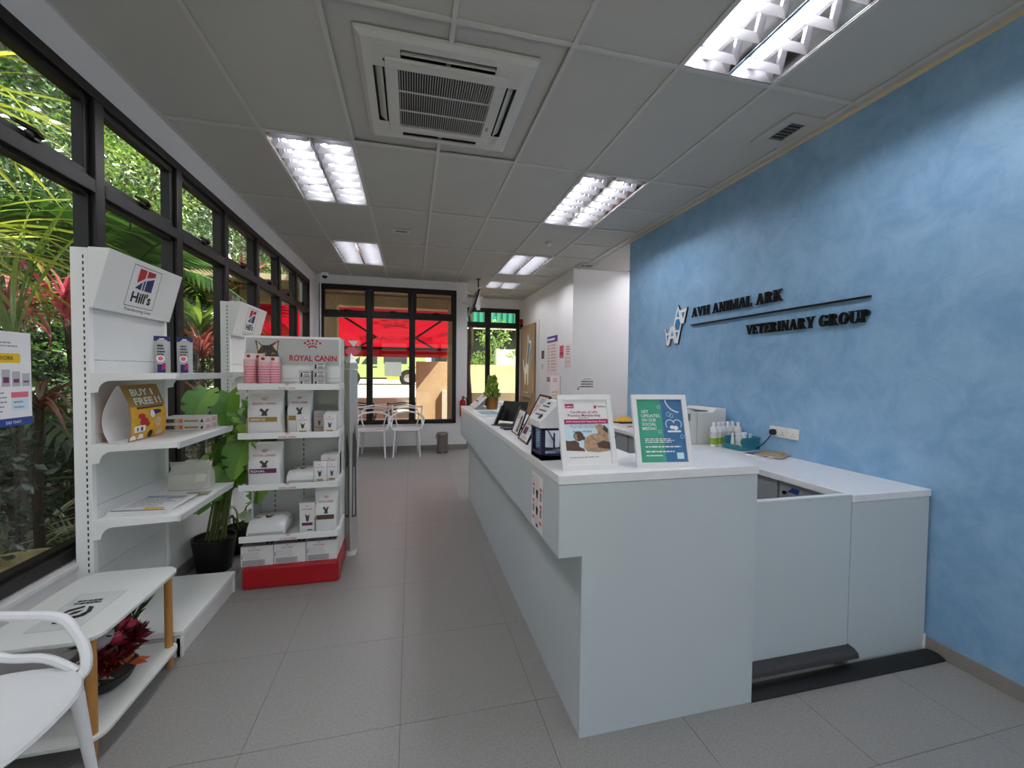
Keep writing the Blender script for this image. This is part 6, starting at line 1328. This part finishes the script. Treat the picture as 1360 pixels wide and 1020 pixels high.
# outdoor pots by the window
op = thing('glazed_planter', 'large cream glazed planter on the ground outside the near window', 'planter', (-2.02, 2.66, -.08))
MB().lathe([(.12, 0), (.2, .14), (.235, .34), (.225, .44), (.25, .49), (.25, .51), (.215, .51), (.2, .44), (.01, .43)], 30).build('pot', 'glazed_pot', op, smooth=True); MB().lathe([(.2, .43), (.01, .45)], 16).build('soil', 'soil', op)
strap_plant('planter_seedling', 'pale strappy seedling growing from the cream planter', (-2.02, 2.72, .36), 9, .35, .04, 'leaf_pale', (.4, 1.4), (.8, 1.6), seed=77)
tp = thing('terracotta_pot', 'orange terracotta pot lying at the left edge outside the window', 'pot', (-1.95, 2.42, .12)); MB().lathe([(.06, 0), (.085, .1), (.095, .1), (.095, .13), (.08, .13), (.06, .02)], 20, Matrix.Rotation(.9, 4, 'X'), cap=False).build('pot', 'terracotta', tp, smooth=True)
MB().box(-.1, .1, -.1, .1, -.2, -.02).build('stone_block', 'stone_step', tp)
# ------------------------------------------------------------------ porch behind the back window
pf = MB().box(-3.9, 6, YBT, 10.0, -.5, -.01).build('ground_porch', 'stone_step'); tag(pf, 'pale porch floor outside the back window', None, None, 'structure')
for k in range(5):
    st_ = MB().box(-2.2, .1, 9.9+.3*k, 9.9+.3*(k+1)+(.02 if k < 4 else 0), -.4, .15*(k+1)).build('step_%d' % (k+1), 'stone_step', bevel=.01); st_.name = 'stone_step'; tag(st_, 'pale stone step %s from the porch' % ('first', 'second', 'third', 'fourth', 'top')[k], 'step', 'stone steps up to the road')
rd = MB().box(-8, 12, 11.4, 40, .3, .745).build('ground_road', 'road'); tag(rd, 'sunlit pale forecourt and road above the steps', None, None, 'structure')
co_ = MB().box(-1.72, -1.44, 8.9, 9.18, -.05, 2.95).build('porch_column', 'concrete_beige', bevel=.01); tag(co_, 'beige porch column at the left of the porch window', 'column')
co_ = MB().box(.76, .88, 8.9, 9.1, -.05, 2.95).build('porch_column', 'concrete_beige', bevel=.01); tag(co_, 'narrow porch column at the right of the porch window', 'column')
bm_ = MB().box(-3.8, .89, 8.95, 9.25, 2.76, 2.98).build('porch_beam', 'concrete_beige'); tag(bm_, 'beige concrete beam across the porch', None, None, 'structure')
ps_ = MB().box(-3.8, .89, YBT+.001, 9.4, 3.0, 3.1).build('porch_roof', 'concrete_beige'); tag(ps_, 'porch roof soffit outside the back window', None, None, 'structure')
leafmat('awning_cloth', ['cc0e28', 'd01530'], .5, .03); leafmat('awning_print', ['5e0614', '6a0818'], .3, .03)
aw = thing('awning', 'red fabric awning with black folding arms over the porch', 'awning', (0, 0, 0))
A0, A1, AXL, AXR = Vector((0, 9.25, 2.98)), Vector((0, 11.0, 2.02)), -3.6, .95
m = MB(); nn = 6
for k in range(nn):
    a = A0.lerp(A1, k/nn); b = A0.lerp(A1, (k+1)/nn); m.add([(AXL, a.y, a.z), (AXR, a.y, a.z), (AXR, b.y, b.z), (AXL, b.y, b.z)], [(0, 1, 2, 3)])
m.build('canopy', 'awning_cloth', aw, fix=False)
MB().box(AXL, AXR, 10.99, 11.0, 1.80, 2.02).build('valance', 'awning_cloth', aw)
MB().box(AXL, AXR, 10.93, 10.98, 1.985, 2.05).build('front_bar', 'black_matte', aw)
for (x0, x1, x2) in ((-1.60, -.82, -1.3), (.86, .1, .6)):
    MB().tube([(x0, 9.4, 2.72), (x1, 10.4, 2.25)], .025, 6).build('folding_arm', 'black_matte', aw); MB().tube([(x1, 10.4, 2.25), (x2, 10.95, 2.01)], .025, 6).build('folding_arm', 'black_matte', aw)
dn = (A1-A0).normalized(); F = Face(aw, (.3, 9.25, 2.98), (-1, 0, 0), -dn, .006)
Lw = (A1-A0).length
def cr_(cx, cy, w):
    cs = []
    for j in range(5): a = math.radians(150-30*j); cs.append((cx+.5*w*math.cos(a), cy+.3*w*math.sin(a), .07*w, .035*w))
    for j in range(4): a = math.radians(140-26.7*j); cs.append((cx+.36*w*math.cos(a), cy+.2*w*math.sin(a)-.06*w, .06*w, .03*w))
    F2.disc(cs, 'awning_print', 'crown_dots', 1, 12); F2.ring(cx, cy-.35*w, .38*w, .44*w, 'awning_print', math.radians(50), math.radians(130), 'crown_band', 1, 10)
F2 = Face(aw, Vector((-.35, 11.0, 2.02)), (1, 0, 0), -dn, -.006); cr_(0, .95, 1.0); F2.text('ROYAL CANIN', 0, .38, .2, 'awning_print', 1.7, 'C', mirror=True)
# grey chairs on the porch
chair('dark grey moulded chair on the porch behind the left white chair', (-.95, 8.5, 0), PI, 'chair_grey', 'grey porch chairs'); chair('dark grey moulded chair on the porch between the two white chairs', (-.22, 8.55, 0), PI+.2, 'chair_grey', 'grey porch chairs')
# tan wall right of the steps
def boxwall(name, label, b, mat): return tag(MB().box(*b).build(name, mat, bevel=.01), label, None, None, 'structure')
boxwall('wall_porch', 'tan rendered wall right of the porch steps', (.12, 1.0, 11.0, 11.2, -.1, 1.70), 'render_tan')
tr = MB().box(.78, .9, 10.9, 10.99, .0, .95).build('trim_5', 'render_white'); tag(tr, 'pale vertical trim on the tan wall', None, None, 'structure')
# van
vn = thing('van', 'pale green van with a grey side panel parked beyond the steps', 'van', (-1.45, 21.2, .745))
side = [(-2.2, .28), (2.15, .28), (2.2, .8), (2.12, 1.6), (1.7, 1.8), (-.5, 1.8), (-.95, 1.6), (-1.5, 1.05), (-2.2, .9), (-2.3, .6)]
MB().prism(side, 0, 1.7, axis='y').build('van_body', 'van_green', vn, bevel=.05)
F = Face(vn, (0, -.002, 0), (1, 0, 0), (0, 0, 1), .004)
F.poly([[(-.9, 1.0), (-.15, 1.0), (-.15, 1.52), (-.5, 1.52)]], 'van_glass', 'door_window'); F.poly([[(.15, 1.04), (1.25, 1.04), (1.25, 1.55), (.15, 1.55)]], 'van_glass', 'side_window'); F.rect(.2, .45, .98, 1.12, 'van_grey', 'grey_panel', 2); F.rect(-.35, .84, -.15, .9, 'black_gloss', 'door_handle'); F.rect(1.3, .85, 2.0, .88, 'black_gloss', 'slide_rail'); F.rect(-1.0, .28, .9, .36, 'black_gloss', 'sill_strip'); F.poly([[(-1.4, 1.02), (-.98, 1.02), (-.93, 1.38)]], 'van_glass', 'quarter_window'); F.rect(.3, .285, .9, .4, 'ink_yellow', 'yellow_flash', 2)
for x in (-1.35, 1.3):
    Mw = Matrix.Translation((x, 0, .34)) @ Matrix.Rotation(PI/2, 4, 'X'); wh = MB().lathe([(.2, -.2), (.34, -.18), (.34, .02), (.2, .03)], 24, Mw).build('wheel', 'tyre', vn, smooth=True); MB().lathe([(.02, .035), (.2, .032), (.21, .02)], 20, Mw).build('wheel_rim', 'chrome', wh, smooth=True)
    MB().lathe([(.42, -.01), (.42, .004)], 24, Mw).build('wheel_arch', 'black_matte', vn)
MB().box(-1.65, -1.45, -.22, -.02, .98, 1.16).build('wing_mirror', 'black_gloss', vn, bevel=.03)
boxwall('wall_road', 'pale building wall beyond the van', (-9, 9, 30, 30.3, .7, 3.4), 'render_white')
for k in range(7): 
    w_ = MB().box(-5+k*1.6, -3.9+k*1.6, 29.96, 30.0, 1.5, 2.8).build('window_%d' % (k+4), 'van_glass'); tag(w_, 'dark far window of the pale building', None, None, 'structure')
bg_ = MB().box(-9, 9, -14, YR-.15, -.4, -.02).build('ground_front', 'road'); tag(bg_, 'pale paved forecourt before the added entrance', None, None, 'structure')
# view through the far window
boxwall('wall_parapet', 'low grey beige parapet outside the far window', (1.2, 4.6, 10.4, 10.6, -.1, .92), 'concrete_beige')
boxwall('wall_garden_tan', 'sunlit tan garden wall outside the far window', (1.15, 6.5, 13.0, 13.2, -.1, 1.66), 'render_tan')
boxwall('wall_garden_white', 'white wall block behind the tan garden wall', (2.75, 6.5, 13.6, 13.9, -.1, 2.2), 'render_white')
gs = thing('corrugated_shed', 'green corrugated metal shed seen through the far window', 'shed', (1.0, 18.0, .7))
MB().box(0, 8, .06, .1, 2.85, 4.4).build('cladding', 'roof_green', gs)
rib = MB().prism([(-.04, 2.85), (.04, 2.85), (.04, 4.4), (-.04, 4.4)], 0, .06, axis='y').mesh('corrugation_rib')
for k in range(30): link('corrugation_rib', rib, 'roof_green', gs, (.1+k*.26, 0, 0))
MB().box(-.1, 8.1, -.1, .1, 4.4, 4.5).build('roof_edge', 'render_white', gs); MB().box(0, 8, -.02, .05, 2.6, 2.85).build('bottom_rail', 'render_white', gs); MB().box(0, 8, .12, .2, 0, 2.85).build('shade_panel', 'shade_dark', gs)  # dark sheet below the rail is painted shade under the shed roof
TB = thing('porch_tree', 'dark slender tree trunk outside the far window at its left', 'tree', (1.33, 10.05, -.05)); MB().tube(spline([(0, 0, 0), (.05, 0, .8), (.0, 0, 1.6), (.08, 0, 2.4), (-.02, 0, 3.4)]), [.075]*6+[.065]*9+[.055]*10, 10).build('trunk', 'bark', TB, smooth=True)
tree('garden_shrub', 'green bushes over the tan wall seen through the far window', (2.9, 15.2, 0), blobs(120, 9, 1.3, .4, .6, 2.9, .6), 3500, .11, 'leaf_bright', 0, 121, 'shrub', 'shrubs beyond the far window'); tree('garden_shrub', 'darker bush behind the white block beyond the far window', (5.4, 15.4, 0), blobs(122, 6, .8, .4, .6, 2.9, .6), 3000, .11, 'leaf_mid', 0, 123, 'shrub', 'shrubs beyond the far window')
tree('garden_shrub', 'creeper hanging at the right jamb of the far window', (3.05, 11.6, 0), blobs(124, 6, .15, .1, .1, 2.0, .22), 900, .07, 'leaf_bright', 0, 125, 'shrub', 'shrubs beyond the far window')
tree('garden_shrub', 'bright roadside shrub between totem and van', (-2.6, 12.6, .7), blobs(126, 5, .4, .3, .3, 1.4, .4), 2000, .09, 'leaf_bright', 0, 127, 'shrub', 'shrubs beside the steps')
